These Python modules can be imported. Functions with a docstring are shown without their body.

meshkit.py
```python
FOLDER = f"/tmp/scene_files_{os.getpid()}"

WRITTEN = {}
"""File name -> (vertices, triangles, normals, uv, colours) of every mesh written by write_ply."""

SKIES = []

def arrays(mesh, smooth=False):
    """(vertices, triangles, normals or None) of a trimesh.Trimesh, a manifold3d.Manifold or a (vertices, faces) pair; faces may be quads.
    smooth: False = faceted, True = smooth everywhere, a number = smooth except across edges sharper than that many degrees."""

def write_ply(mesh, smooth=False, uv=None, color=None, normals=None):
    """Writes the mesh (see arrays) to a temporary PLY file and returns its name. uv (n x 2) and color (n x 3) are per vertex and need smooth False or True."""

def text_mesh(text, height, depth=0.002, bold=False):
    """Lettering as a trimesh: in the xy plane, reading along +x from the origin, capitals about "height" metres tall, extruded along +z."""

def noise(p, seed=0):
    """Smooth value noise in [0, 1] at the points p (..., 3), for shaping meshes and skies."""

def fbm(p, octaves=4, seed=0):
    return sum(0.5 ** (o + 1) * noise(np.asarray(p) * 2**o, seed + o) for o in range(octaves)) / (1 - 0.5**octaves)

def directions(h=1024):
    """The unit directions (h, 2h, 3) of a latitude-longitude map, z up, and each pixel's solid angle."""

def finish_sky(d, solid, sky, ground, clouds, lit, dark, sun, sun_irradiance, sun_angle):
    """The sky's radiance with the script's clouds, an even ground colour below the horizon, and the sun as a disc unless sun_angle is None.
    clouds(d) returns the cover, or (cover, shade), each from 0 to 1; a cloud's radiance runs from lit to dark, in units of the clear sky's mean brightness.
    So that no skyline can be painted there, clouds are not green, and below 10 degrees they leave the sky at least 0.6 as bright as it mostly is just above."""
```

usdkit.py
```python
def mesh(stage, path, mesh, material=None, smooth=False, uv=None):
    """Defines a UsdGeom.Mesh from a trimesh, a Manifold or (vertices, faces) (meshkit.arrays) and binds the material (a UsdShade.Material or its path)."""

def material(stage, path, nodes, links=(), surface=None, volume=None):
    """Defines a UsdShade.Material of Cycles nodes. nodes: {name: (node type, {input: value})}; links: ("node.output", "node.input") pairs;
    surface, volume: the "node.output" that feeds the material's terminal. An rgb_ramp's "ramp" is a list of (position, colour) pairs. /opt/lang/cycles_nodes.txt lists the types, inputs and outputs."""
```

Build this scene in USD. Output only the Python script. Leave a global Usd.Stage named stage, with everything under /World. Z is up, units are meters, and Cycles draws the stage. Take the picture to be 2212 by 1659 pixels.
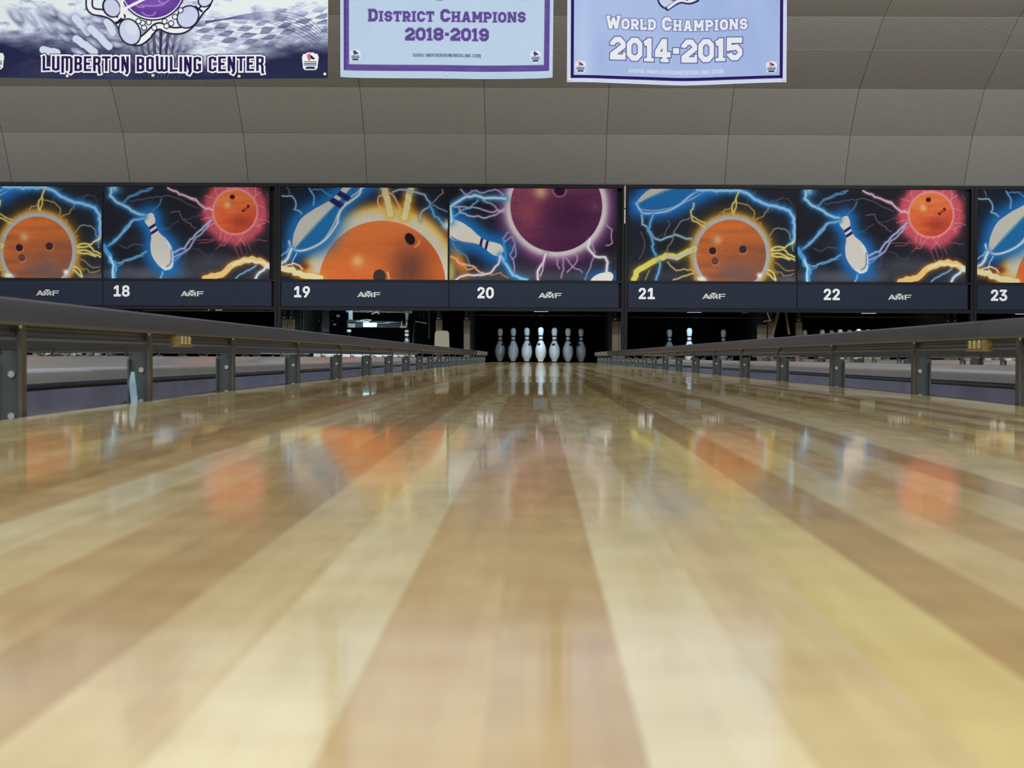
import math, random, re
import numpy as np, trimesh, shapely, usdkit, meshkit
from shapely.geometry import LineString, Polygon, Point, box as sbox
from shapely.ops import unary_union
from shapely import affinity
from pxr import Usd, UsdGeom, UsdLux, Gf, Sdf, Vt

stage = Usd.Stage.CreateInMemory()
UsdGeom.SetStageUpAxis(stage, UsdGeom.Tokens.z)
UsdGeom.SetStageMetersPerUnit(stage, 1.0)
UsdGeom.Xform.Define(stage, '/World')
rng = random.Random(7)

# ------------------------------------------------------------------ camera
# lies almost on the boards: lane direction +y, lane centre x = 0, boards at z = 0
FPX, VPX, VPY, ROLL = 3640.0, 1156.0, 771.5, 0.0055
CAM = np.array([-0.060, 0.0, 0.055])
yv = np.array([VPX - 1106.0, 829.5 - VPY, -FPX]); yv /= np.linalg.norm(yv)
xv = np.array([1.0, -ROLL, 0.0]); xv -= yv * (xv @ yv); xv /= np.linalg.norm(xv)
zv = np.cross(xv, yv)
R = np.stack([xv, yv, zv], 1)                      # world -> camera (right, up, back)
cam = UsdGeom.Camera.Define(stage, '/World/camera')
m = np.eye(4); m[:3, :3] = R; m[3, :3] = CAM        # row-vector convention: rows are the camera axes in the world
cam.AddTransformOp().Set(Gf.Matrix4d(m.tolist()))
cam.CreateHorizontalApertureAttr(36.0)
cam.CreateVerticalApertureAttr(27.0)
cam.CreateFocalLengthAttr(36.0 * FPX / 2212.0)
cam.CreateClippingRangeAttr(Gf.Vec2f(0.02, 200))
cam.CreateFStopAttr(26.0)
cam.CreateFocusDistanceAttr(9.0)
cam.CreateExposureAttr(0.0)

# ------------------------------------------------------------------ light
# rows of ceiling fluorescents over the approach and the first half of the lanes
def rect_light(name, pos, w, h, inten, col, rot=(0, 0, 0)):
    l = UsdLux.RectLight.Define(stage, '/World/' + name)
    l.CreateWidthAttr(w); l.CreateHeightAttr(h); l.CreateIntensityAttr(inten); l.CreateColorAttr(Gf.Vec3f(*col))
    l.AddTranslateOp().Set(Gf.Vec3d(*pos)); l.AddRotateXYZOp().Set(Gf.Vec3f(*rot))
    return l
ROWS = [(-3.8, 23.0, 0), (-1.7, 24.0, 0), (3.6, 16.0, 80), (7.4, 22.0, 80), (13.1, 12.0, 74)]   # y, brightness, tilt towards the pins
for i, (y, inten, tilt) in enumerate(ROWS):
    rect_light('ceiling_lamp_row' + ('' if i == 0 else f'_{i:03d}'), (0, y, 3.28), 16.0, 0.34, inten, (0.97, 0.985, 1.0), (tilt, 0, 0))

# ------------------------------------------------------------------ helpers
names = {}
def numbered(path):
    n = names.get(path, 0); names[path] = n + 1
    return path if n == 0 else f'{path}_{n:03d}'
def tag(p, label=None, cat=None, group=None, kind=None):
    p = p.GetPrim() if hasattr(p, 'GetPrim') else p
    for k, v in (('label', label), ('category', cat), ('group', group), ('kind', kind)):
        if v: p.SetCustomDataByKey(k, v)
    return p
def thing(name, label, cat, loc=(0, 0, 0), rotz=0.0, group=None, kind=None):
    x = UsdGeom.Xform.Define(stage, numbered('/World/' + name))
    x.AddTranslateOp().Set(Gf.Vec3d(*map(float, loc))); x.AddRotateZOp().Set(float(rotz))
    return tag(x, label, cat, group, kind)
def dup(src, label, loc, rotz=0.0, group=None):
    n = re.sub(r'_\d{3}$', '', src.GetName())
    x = UsdGeom.Xform.Define(stage, numbered('/World/' + n))
    x.AddTranslateOp().Set(Gf.Vec3d(*map(float, loc))); x.AddRotateZOp().Set(float(rotz))
    p = x.GetPrim(); p.GetReferences().AddInternalReference(src.GetPath()); p.SetInstanceable(True)
    cd = src.GetCustomData()
    return tag(p, label, cd['category'], group or cd.get('group'))
def obj(name, mesh, mat, parent=None, smooth=30, label=None):
    base = (parent.GetPath().pathString if parent is not None else '/World') + '/' + name
    g = usdkit.mesh(stage, numbered(base), mesh, mat, smooth)
    if label: tag(g, label)
    return g.GetPrim()
def struct(name, mesh, mat, parent=None, smooth=30):
    p = obj(name, mesh, mat, parent, smooth)
    if parent is None: tag(p, kind='structure')
    return p
cat = trimesh.util.concatenate
def bx(x0, x1, y0, y1, z0, z1):
    return trimesh.creation.box(bounds=[[min(x0, x1), min(y0, y1), min(z0, z1)], [max(x0, x1), max(y0, y1), max(z0, z1)]])
def rbx(x0, x1, y0, y1, z0, z1, r=0.003):
    b = bx(x0 + r, x1 - r, y0 + r, y1 - r, z0 + r, z1 - r)
    pts = []
    for v in b.vertices:
        for a in range(3):
            for s in (-1, 1):
                q = v.copy(); q[a] += s * r; pts.append(q)
    return trimesh.convex.convex_hull(np.array(pts))
def cyl(p0, p1, r, n=12, r2=None):
    p0, p1 = np.array(p0, float), np.array(p1, float)
    d = p1 - p0; L = np.linalg.norm(d); d /= L
    a = np.array([0, 0, 1.0]) if abs(d[2]) < .9 else np.array([1.0, 0, 0])
    u = np.cross(d, a); u /= np.linalg.norm(u); v = np.cross(d, u)
    t = np.linspace(0, 2 * np.pi, n, endpoint=False)
    ring = np.cos(t)[:, None] * u + np.sin(t)[:, None] * v
    r2 = r if r2 is None else r2
    V = np.vstack([p0 + ring * r, p1 + ring * r2, [p0], [p1]])
    F = []
    for i in range(n):
        j = (i + 1) % n
        F += [[i, n + j, j], [i, n + i, n + j], [2 * n, i, j], [2 * n + 1, n + j, n + i]]
    mm = trimesh.Trimesh(V, F, process=False); mm.fix_normals(); return mm
def tube(pts, r, n=8):
    return cat([cyl(pts[i], pts[i + 1], r, n) for i in range(len(pts) - 1)])
def lathe(prof, n=32):
    prof = np.array(prof, float); t = np.linspace(0, 2 * np.pi, n, endpoint=False)
    V = np.stack([prof[:, :1] * np.cos(t), prof[:, :1] * np.sin(t), np.repeat(prof[:, 1:], n, 1)], -1).reshape(-1, 3)
    F = []
    for i in range(len(prof) - 1):
        for j in range(n):
            k = (j + 1) % n
            F += [[i * n + j, i * n + k, (i + 1) * n + k], [i * n + j, (i + 1) * n + k, (i + 1) * n + j]]
    return trimesh.Trimesh(V, F, process=False)
def sweep_y(prof, ys, dz=None, closed=True):
    """profile (x,z) points swept along y, shifted by dz(y); ends capped when closed"""
    prof = np.array(prof, float); ys = np.array(ys, float); n = len(prof)
    z = np.zeros(len(ys)) if dz is None else np.array([dz(y) for y in ys])
    V = np.stack([np.repeat(prof[None, :, 0], len(ys), 0), np.repeat(ys[:, None], n, 1), prof[None, :, 1] + z[:, None]], -1).reshape(-1, 3)
    F = []
    for i in range(len(ys) - 1):
        for j in range(n if closed else n - 1):
            k = (j + 1) % n
            F += [[i * n + j, i * n + k, (i + 1) * n + k], [i * n + j, (i + 1) * n + k, (i + 1) * n + j]]
    mm = trimesh.Trimesh(V, F, process=False)
    if closed:
        cv, cf = trimesh.creation.triangulate_polygon(Polygon(prof), engine='earcut')
        caps = []
        for y, zz in ((ys[0], z[0]), (ys[-1], z[-1])):
            caps.append(trimesh.Trimesh(np.stack([cv[:, 0], np.full(len(cv), y), cv[:, 1] + zz], 1), cf, process=False))
        mm = cat([mm] + caps)
        mm.merge_vertices(); mm.fix_normals()
    return mm
def extrude_xz(poly, y0, y1):
    """shapely polygon in x,z extruded between depths y0 < y1"""
    parts = []
    for g in getattr(poly, 'geoms', [poly]):
        e = trimesh.creation.extrude_polygon(g, y1 - y0, engine='earcut')
        v = e.vertices.copy()
        e.vertices = np.stack([v[:, 0], y1 - v[:, 2], v[:, 1]], 1)
        e.fix_normals(); parts.append(e)
    return cat(parts)
def mirror_x(mm):
    k = mm.copy(); k.vertices[:, 0] *= -1; k.faces = k.faces[:, ::-1]; return k

# ------------------------------------------------------------------ materials
L = '/World/Looks/'
def srgb(r, g, b):
    c = np.array([r, g, b]) / 255.0
    return tuple(np.where(c <= .04045, c / 12.92, ((c + .055) / 1.055) ** 2.4))
def plain(name, col, rough=.5, metal=0.0, var=.15, scale=25, stretch=(1, 1, 1), bump=0.0, bscale=200, spec=.5):
    c0 = tuple(x * (1 - var) for x in col); c1 = tuple(min(1, x * (1 + var)) for x in col)
    nodes = {'g': ('geometry', {}), 'm': ('mapping', {'scale': stretch}), 'n': ('noise_texture', {'scale': scale, 'detail': 4.0}),
             'r': ('rgb_ramp', {'ramp': [(.3, c0), (.7, c1)]}),
             'p': ('principled_bsdf', {'roughness': rough, 'metallic': metal, 'specular_ior_level': spec})}
    links = [('g.position', 'm.vector'), ('m.vector', 'n.vector'), ('n.fac', 'r.fac'), ('r.color', 'p.base_color')]
    if bump:
        nodes['bn'] = ('noise_texture', {'scale': bscale, 'detail': 3.0}); nodes['b'] = ('bump', {'strength': 1.0, 'distance': bump})
        links += [('g.position', 'bn.vector'), ('bn.fac', 'b.height'), ('b.normal', 'p.normal')]
    return usdkit.material(stage, L + name, nodes, links, 'p.BSDF')
def glow(name, col, s):
    return usdkit.material(stage, L + name, {'e': ('emission', {'color': col, 'strength': s})}, [], 'e.emission')
def painted(name, rough=.4, spec=.3):
    return usdkit.material(stage, L + name, {'a': ('attribute', {'attribute': 'paint'}), 'p': ('principled_bsdf', {'roughness': rough, 'specular_ior_level': spec})},
                           [('a.color', 'p.base_color')], 'p.BSDF')
def wood(name, c0, c1, seed):
    """varnished lane board: streaked grain under a worn clear finish whose mirror grows towards grazing view"""
    nodes = {'g': ('geometry', {}),
             'm': ('mapping', {'scale': (70, 2.2, 1), 'location': (seed * 3.7, seed * 1.3, 0)}),
             'n': ('noise_texture', {'scale': 1.0, 'detail': 5.0, 'roughness': .6, 'distortion': .4}),
             'm2': ('mapping', {'scale': (16, 24, 1), 'location': (seed * 1.9, seed * 7.1, 0)}),
             'n2': ('noise_texture', {'scale': 1.0, 'detail': 3.0}),
             'mf': ('mix_float', {'fac': .5}),
             'r': ('rgb_ramp', {'ramp': [(.36, c0), (.64, c1)]}),
             'd': ('diffuse_bsdf', {'roughness': .3}),
             'm3': ('mapping', {'scale': (70, 12, 1)}),
             'n3': ('noise_texture', {'scale': 1.0, 'detail': 4.0, 'roughness': .65}),
             'rr': ('map_range', {'from_min': .3, 'from_max': .75, 'to_min': .75, 'to_max': 1.5}),
             'sx': ('separate_xyz', {}), 'ry': ('map_range', {'from_min': .35, 'from_max': 1.6, 'to_min': .085, 'to_max': .036, 'clamp': True}), 'rm': ('math', {'math_type': 'multiply'}),
             'gl': ('glossy_bsdf', {'color': (.97, .95, .9), 'distribution': 'ggx'}),
             'lw': ('layer_weight', {'blend': .5}),
             'pw': ('math', {'math_type': 'power', 'value2': 5.0}),
             'sc': ('map_range', {'from_min': .35, 'from_max': .7, 'to_min': .86, 'to_max': .70}),
             'ml': ('math', {'math_type': 'multiply_add', 'value3': .02}),
             'mx': ('mix_closure', {})}
    links = [('g.position', 'm.vector'), ('m.vector', 'n.vector'), ('g.position', 'm2.vector'), ('m2.vector', 'n2.vector'),
             ('n.fac', 'mf.a'), ('n2.fac', 'mf.b'), ('mf.result', 'r.fac'), ('r.color', 'd.color'),
             ('g.position', 'm3.vector'), ('m3.vector', 'n3.vector'), ('n3.fac', 'rr.value'), ('g.position', 'sx.vector'), ('sx.y', 'ry.value'), ('rr.result', 'rm.value1'), ('ry.result', 'rm.value2'), ('rm.value', 'gl.roughness'),
             ('lw.facing', 'pw.value1'), ('pw.value', 'ml.value1'), ('n3.fac', 'sc.value'), ('sc.result', 'ml.value2'),
             ('ml.value', 'mx.fac'), ('d.BSDF', 'mx.closure1'), ('gl.BSDF', 'mx.closure2')]
    return usdkit.material(stage, L + name, nodes, links, 'mx.closure')

M = {}
M['ceiling_back'] = plain('ceiling_back', srgb(140, 136, 130), .9)
TILE = srgb(153, 151, 145)
for k in range(3):
    M[f'tile{k}'] = plain(f'ceiling_tile_{k}', tuple(c * (.97 + .03 * k) for c in TILE), .9, var=.04, scale=90, bump=.004, bscale=60, spec=.1)
M['wall'] = plain('wall_paint', srgb(165, 155, 140), .8)
M['floor'] = plain('floor_dark', srgb(45, 42, 40), .7)
M['approach'] = plain('approach_wood', srgb(205, 175, 125), .25, stretch=(30, 1, 1), scale=2)
M['black'] = plain('pit_black', (.006, .006, .006), .85, spec=.1)
M['gutter'] = plain('gutter_plastic', srgb(138, 146, 172), .3, var=.2, scale=6, spec=.45)
M['cap'] = plain('cap_plastic', srgb(182, 181, 177), .18, var=.05, scale=8, spec=.5)
M['rail'] = plain('rail_metal', srgb(79, 82, 86), .36, .4, var=.2, scale=5, stretch=(1, .6, 12))
M['rail_end'] = plain('rail_worn', srgb(190, 188, 182), .3, .5, var=.3, scale=8, stretch=(1, 1, 6))
M['post'] = plain('post_paint', srgb(76, 86, 86), .5, .2, var=.12)
M['flange'] = plain('flange_metal', srgb(92, 90, 82), .45, .35, var=.2, scale=60)
M['rivet'] = plain('rivet_metal', srgb(205, 205, 205), .35, .5)
M['bolt'] = plain('bolt_chrome', srgb(235, 232, 220), .18, .9)
M['brass'] = plain('brass', srgb(190, 170, 110), .35, .6)
M['coil'] = plain('coil_metal', srgb(225, 215, 170), .25, .7)
M['pin'] = plain('pin_white', srgb(238, 240, 242), .18, var=.02)
M['pin_red'] = plain('pin_stripe', srgb(48, 8, 14), .3)
M['pin_mark'] = plain('pin_mark', srgb(40, 50, 80), .4)
M['pin_base'] = plain('pin_base', srgb(60, 62, 66), .5)
M['frame'] = plain('mask_frame', srgb(20, 21, 26), .5, spec=.2)
M['band'] = plain('number_band', srgb(38, 47, 64), .55, var=.06, spec=.12)
M['number'] = plain('number_white', srgb(246, 248, 255), .5, var=.01)
M['logo'] = plain('logo_silver', srgb(196, 200, 196), .4, .1, var=.02)
M['kick'] = plain('kickback_dark', srgb(30, 28, 26), .7)
M['tan'] = plain('kickback_tan', srgb(128, 120, 98), .5, var=.08)
M['olive'] = plain('olive_metal', srgb(120, 108, 56), .5, .2)
M['cream'] = plain('cream_plastic', srgb(190, 182, 160), .5, var=.03)
M['steel'] = plain('machine_steel', srgb(170, 182, 192), .28, .85)
M['darksteel'] = plain('machine_dark', srgb(60, 66, 74), .35, .7)
M['sweep'] = plain('sweep_white', srgb(225, 232, 238), .35)
M['strap'] = plain('strap_blue', srgb(150, 185, 205), .7, var=.18, scale=220, stretch=(3, 3, .4))
M['grommet'] = plain('grommet_brass', srgb(225, 220, 195), .3, .4)
M['cord'] = plain('cord', srgb(210, 210, 205), .7)
M['art'] = painted('art_print', .5, .06)
M['cloth'] = painted('banner_print', .8, .08)

# ------------------------------------------------------------------ the setting
def lane_z(y):
    """lane height: level far off, sagging towards the foul line, with the slight waves of an old wood lane"""
    if y >= 3: z = 0.0
    elif y >= .8: z = -.0016 * (3 - y) ** 2
    else: z = -.0016 * 2.2 ** 2 - .00704 * (.8 - y)
    a = min(1, max(0, (y - .9) / .8)) * min(1, max(0, (18.0 - y) / 1.5))
    return z + a * (.00022 * math.sin(2 * math.pi * y / 1.15 + .6) + .00010 * math.sin(2 * math.pi * y / .61 + 2))
HEAD = 18.24                                        # head pin
LANE = {17: -5.253, 18: -3.429, 19: -1.824, 20: 0.0, 21: 1.605, 22: 3.429, 23: 5.034}
HALF, GUT = .5334, .2346
AT = {17: 'under the leftmost gold ball print', 18: 'under the left red ball print', 19: 'under the big orange ball print', 20: 'under the purple ball print',
      21: 'under the right gold ball print', 22: 'under the right red ball print', 23: 'at the far right edge'}

struct('floor', bx(-12, 12, -7, 22, -.30, -.22), M['floor'])
struct('floor_approach', bx(-11, 11, -6.9, -.03, -.20, lane_z(-.03)), M['approach'])
struct('wall_left', bx(-12.2, -12, -7, 22, -.3, 3.9), M['wall'])
struct('wall_right', bx(12, 12.2, -7, 22, -.3, 3.9), M['wall'])
struct('wall_rear', bx(-12, 12, -7.2, -7, -.3, 3.9), M['wall'])
struct('wall_back', bx(-12, 12, 21.8, 22, -.3, 3.9), M['black'])

# coved ceiling of 4 x 2 ft panels coming down behind the masking units
CEIL = [(17.62, 1.22), (17.28, 1.83), (16.97, 2.297), (16.52, 2.691), (15.87, 2.958), (15.37, 3.162), (14.80, 3.290), (14.20, 3.355), (13.60, 3.380)]
ceil = UsdGeom.Xform.Define(stage, '/World/ceiling').GetPrim(); names['/World/ceiling'] = 1
tag(ceil, kind='structure')
back = [(y + .015 * 0, z + .012) for y, z in CEIL]
prof = [(y, z + .014) for y, z in CEIL] + [(-7, 3.394)]
prof += [(-7, 3.5), (13.6, 3.5)] + [(y + .12, z + .15) for y, z in reversed(CEIL[:-1])]
pp = Polygon(prof).buffer(0)
e = trimesh.creation.extrude_polygon(pp, 24, engine='earcut')
v = e.vertices.copy(); e.vertices = np.stack([v[:, 2] - 12, v[:, 0], v[:, 1]], 1); e.fix_normals()
obj('deck', e, M['ceiling_back'], ceil, smooth=False)
TW = 1.219
def tile(xa, xb, p, q, mat):
    (ya, za), (yb, zb) = p, q
    d = np.array([yb - ya, zb - za]); d /= np.linalg.norm(d); n = np.array([d[1], -d[0]])
    if n[1] > 0 or (abs(n[1]) < 1e-6 and n[0] > 0): n = -n     # towards the room
    g, t, c = .0015, .008, .003
    V = []
    for off, ins in ((-t, 0), (t * .5, 0), (t, c)):
        for x, s in ((xa + g + ins, 0), (xb - g - ins, 0), (xb - g - ins, 1), (xa + g + ins, 1)):
            base = (np.array([ya, za]) + d * (g + ins)) if s == 0 else (np.array([yb, zb]) - d * (g + ins))
            w = base + n * (off - t * .2)
            V.append([x, w[0], w[1]])
    F = []
    for k in (0, 4):
        for i in range(4):
            j = (i + 1) % 4
            F += [[k + i, k + j, k + 4 + j], [k + i, k + 4 + j, k + 4 + i]]
    F += [[8, 9, 10], [8, 10, 11], [0, 2, 1], [0, 3, 2]]
    mm = trimesh.Trimesh(V, F, process=False); mm.fix_normals()
    obj('ceiling_panel', mm, mat, ceil, smooth=False)
X0 = -4.23 - 3 * TW
for r in range(len(CEIL) - 1):
    for cidx in range(13):
        xa = X0 + cidx * TW
        tile(xa, xa + TW, CEIL[r], CEIL[r + 1], M[f'tile{rng.randrange(3)}'])

# ------------------------------------------------------------------ lanes
TONES = [((180, 152, 104), (202, 177, 124)),        # 0 tan
         ((204, 189, 142), (222, 211, 170)),        # 1 light
         ((170, 141, 94), (190, 163, 111)),         # 2 darker tan
         ((200, 181, 120), (216, 201, 140)),        # 3 yellow
         ((194, 173, 124), (212, 195, 146)),        # 4 medium
         ((188, 158, 108), (205, 181, 129))]        # 5 pinkish tan
for k, (a, b) in enumerate(TONES):
    M[f'wood{k}'] = wood(f'lane_wood_{k}', srgb(*a), srgb(*b), k + 1)
board_tone = [rng.choice([0, 1, 2, 3, 4, 5]) for _ in range(39)]
board_tone[6:27] = [4, 0, 2, 5, 1, 4, 0, 2, 4, 1, 5, 0, 1, 4, 3, 2, 4, 0, 4, 2, 1]
board_tone[0] = board_tone[38] = 1
YS = np.concatenate([np.arange(-.03, 3, .09), np.arange(3, 8, .14), np.arange(8, 18, .3), [18.0, 18.6, 19.25]])
BW = 2 * HALF / 39
lane20 = thing('bowling_lane', 'glossy wooden bowling lane the camera lies on, ending under the purple ball print', 'bowling lane', group='lanes')
for k in range(39):
    xa, xb = -HALF + k * BW, -HALF + (k + 1) * BW - .00006
    obj('board', sweep_y([(xa, -.04), (xb, -.04), (xb, 0), (xa, 0)], YS, lane_z), M[f'wood{board_tone[k]}'], lane20, smooth=30)
for n, x in LANE.items():
    if n != 20: dup(lane20, f'glossy wooden bowling lane ending {AT[n]}', (x, 0, 0), group='lanes')

# gutters: round channels in sections
def gutter_mesh(y0, y1):
    t = np.linspace(0, np.pi, 15); G0, G1 = HALF + .048, HALF + GUT - .002; cx = (G0 + G1) / 2; rx = (G1 - G0) / 2
    inner = [(cx - rx * math.cos(a), .004 - .088 * math.sin(a) + .006 * (1 - math.cos(a)) / 2) for a in t]
    outer = [(cx - (rx - .0) * math.cos(a), -.004 - .092 * math.sin(a) + .006 * (1 - math.cos(a)) / 2) for a in t[::-1]]
    ys = np.linspace(y0, y1, 4)
    return sweep_y(inner + outer, ys, lambda y: min(0, lane_z(y)) - .006)
gut = {}
for side, s in (('right', 1), ('left', -1)):
    g = thing('gutter', f'dark grey gutter channel, {side} side of lane under the purple ball print', 'gutter', group='gutters')
    edges = [-.03, 3.8, 6.85, 9.9, 12.95, 16.0, 17.39]
    for a, b in zip(edges[:-1], edges[1:]):
        gm = gutter_mesh(a, b - .004)
        obj('gutter_section', gm if s > 0 else mirror_x(gm), M['gutter'], g, smooth=40)
    gut[side] = g
    for n, x in LANE.items():
        if n != 20: dup(g, f'dark grey gutter channel, {side} side of lane {AT[n]}', (x, 0, 0), group='gutters')

# division caps
def cap_mesh(w, y0, y1, rise):
    h = w / 2
    pr = [(-h + min(.03, h * .6), -.06), (-h + min(.03, h * .6), .010), (-h + .002, .012), (-h, .014), (-h, .028), (-h + .003, .033), (-h + .009, .036)]
    nn = 7
    dome = [(-h + .009 + (2 * h - .018) * i / (nn - 1), .036 + rise * math.sin(math.pi * i / (nn - 1)) ** .8) for i in range(1, nn - 1)]
    pr = pr + dome + [(-x, z) for x, z in reversed(pr)]
    return sweep_y(pr, np.linspace(y0, y1, 4), lambda y: min(0, lane_z(y)) * .6)
ln = sorted(LANE)
GAP = {17: 'nearest the left edge of view', 18: 'left of the big orange ball print', 19: 'between lanes under the orange and purple ball prints', 20: 'right of the lane with the full centre rack', 21: 'between lanes under the right gold and red ball prints', 22: 'nearest the right edge of view'}
caps = {}
for a, b in zip(ln[:-1], ln[1:]):
    xa, xb = LANE[a] + HALF + GUT, LANE[b] - HALF - GUT
    w, xc = xb - xa, (xa + xb) / 2
    kind = 'wide' if w > .2 else 'narrow'
    lab = f'{kind} light grey division capping {GAP[a]}'
    if kind in caps:
        dup(caps[kind], lab, (xc, 0, 0), group='division cappings'); continue
    c = caps[kind] = thing('division_capping', lab, 'division capping', (xc, 0, 0), group='division cappings')
    for y0, y1 in zip([-.03, 2.68, 5.73, 8.78, 11.83, 14.88], [2.68, 5.73, 8.78, 11.83, 14.88, 17.3]):
        obj('capping_section', cap_mesh(w, y0 + .0012, y1 - .0012, .016 if kind == 'wide' else .009), M['cap'], c, smooth=40)

# bumper rails on posts
POSTS = [.55, 1.07, 1.60, 2.13, 2.72] + [3.472 + .762 * k for k in range(18)]
def rail_prof(s):
    p = [(.012, .107), (.004, .1085), (.0, .106), (-.0035, .096), (-.006, .0855), (-.0045, .0825), (.003, .0805), (.004, .079),
         (.002, .0735), (-.002, .0705), (-.001, .0685), (.012, .068)]
    return p
def make_rail(side):
    s = 1 if side == 'right' else -1
    f = (lambda q: q) if s > 0 else mirror_x
    xi = HALF + .016
    t = thing('bumper_rail', f'grey bumper rail on posts, {side} side of lane under the purple ball print', 'bumper rail', group='bumper rails')
    pr = [(xi + x, z) for x, z in rail_prof(s)]
    segs = [.35, 2.31, 6.5, 10.6, 14.2, 17.25]
    for i, (a, b) in enumerate(zip(segs[:-1], segs[1:])):
        obj('rail', f(sweep_y(pr, [a + .0004, (a + b) / 2, b - .0004])), M['rail'] if i < 4 else M['rail_end'], t, smooth=25,
            label=None if i < 4 else 'worn bare metal far length of rail')
    for y in POSTS:
        if y > 17.1: continue
        x0, x1 = xi - .004, xi + .026
        plate = cat([bx(x0 + .004, x1, y, y + .003, -.07, .054), bx(x1 - .0025, x1, y - .008, y + .003, -.07, .050),
                     bx(x0 + .006, x1 - .008, y, y + .003, .054, .058)])
        p = obj('post', f(plate), M['post'], t, smooth=False)
        zt = .092
        fl = extrude_xz(Polygon([(x0, -.07), (x0 + .0036, -.07), (x0 + .0036, .052), (x0 + .0048, .062), (x0 + .0048, zt), (x0 + .0035, zt + .003), (x0 + .001, zt), (x0 + .0005, .066), (x0, .060)]), y - .012, y + .003)
        obj('flange', f(fl), M['flange'], p, smooth=False, label='tan metal flange rising to the rail')
        for zz in (.036, -.004):
            obj('rivet', f(cyl((x0 + .0135, y - .0022, zz), (x0 + .0135, y + .001, zz), .0033, 10)), M['rivet'], p)
        obj('bolt', f(trimesh.creation.icosphere(2, .0032).apply_scale([.8, 1, 1.5]).apply_translation([x0 + .002, y - .013, .084])), M['bolt'], p, smooth=True)
    # rail joint: brass clip holding four short coils, with the dark hook beside it
    y0 = 2.27
    cl = obj('joint_clip', f(cat([bx(xi - .010, xi + .004, y0, y0 + .085, .066, .0695), bx(xi - .002, xi + .004, y0, y0 + .085, .066, .082),
                                  bx(xi - .010, xi + .004, y0 - .003, y0, .066, .081)])), M['brass'], t, smooth=False, label='brass clip at the rail joint')
    for k in range(4):
        yy = y0 + .008 + k * .024
        cm = cat([trimesh.creation.torus(.0024, .0012, 12, 6).apply_translation([0, 0, .0712 + .0026 * j]) for j in range(4)] + [cyl((0, 0, .069), (0, 0, .0815), .0018, 8)])
        obj('coil', f(cm.apply_translation([xi - .0052, yy, 0])), M['coil'], cl, smooth=True)
    return t
for side in ('left', 'right'):
    r = make_rail(side)
    for n, x in LANE.items():
        if n != 20: dup(r, f'grey bumper rail on posts, {side} side of lane {AT[n]}', (x, 0, 0), group='bumper rails')

# pale blue strap hanging on the second post at the left
ys_, zs_ = 2.105, np.linspace(.034, -.006, 9)
sv = []
for i, z in enumerate(zs_):
    w = .0022 + .0022 * min(1, i / 3)
    cx = -(HALF + .0300) + .0010 * i * .18 - .0012 * math.sin(i * .5) * .5
    yy = ys_ - .003 - .0015 * math.sin(i * .7)
    for dx, dy in ((-w, 0), (-w * .3, -.0012), (w * .35, -.0004), (w, -.001), (w, .0008), (-w, .0010)):
        sv.append([cx + dx, yy + dy, z])
F = []
for i in range(len(zs_) - 1):
    for j in range(6):
        k = (j + 1) % 6
        F += [[i * 6 + j, i * 6 + k, (i + 1) * 6 + k], [i * 6 + j, (i + 1) * 6 + k, (i + 1) * 6 + j]]
F += [[0, j, j + 1] for j in range(1, 5)] + [[48, 48 + j + 1, 48 + j] for j in range(1, 5)]
sm = trimesh.Trimesh(sv, F, process=False); sm.fix_normals()
tag(obj('strap', sm, M['strap'], smooth=50), 'frayed pale blue strap hanging on a rail post beside the lane', 'strap')

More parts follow.
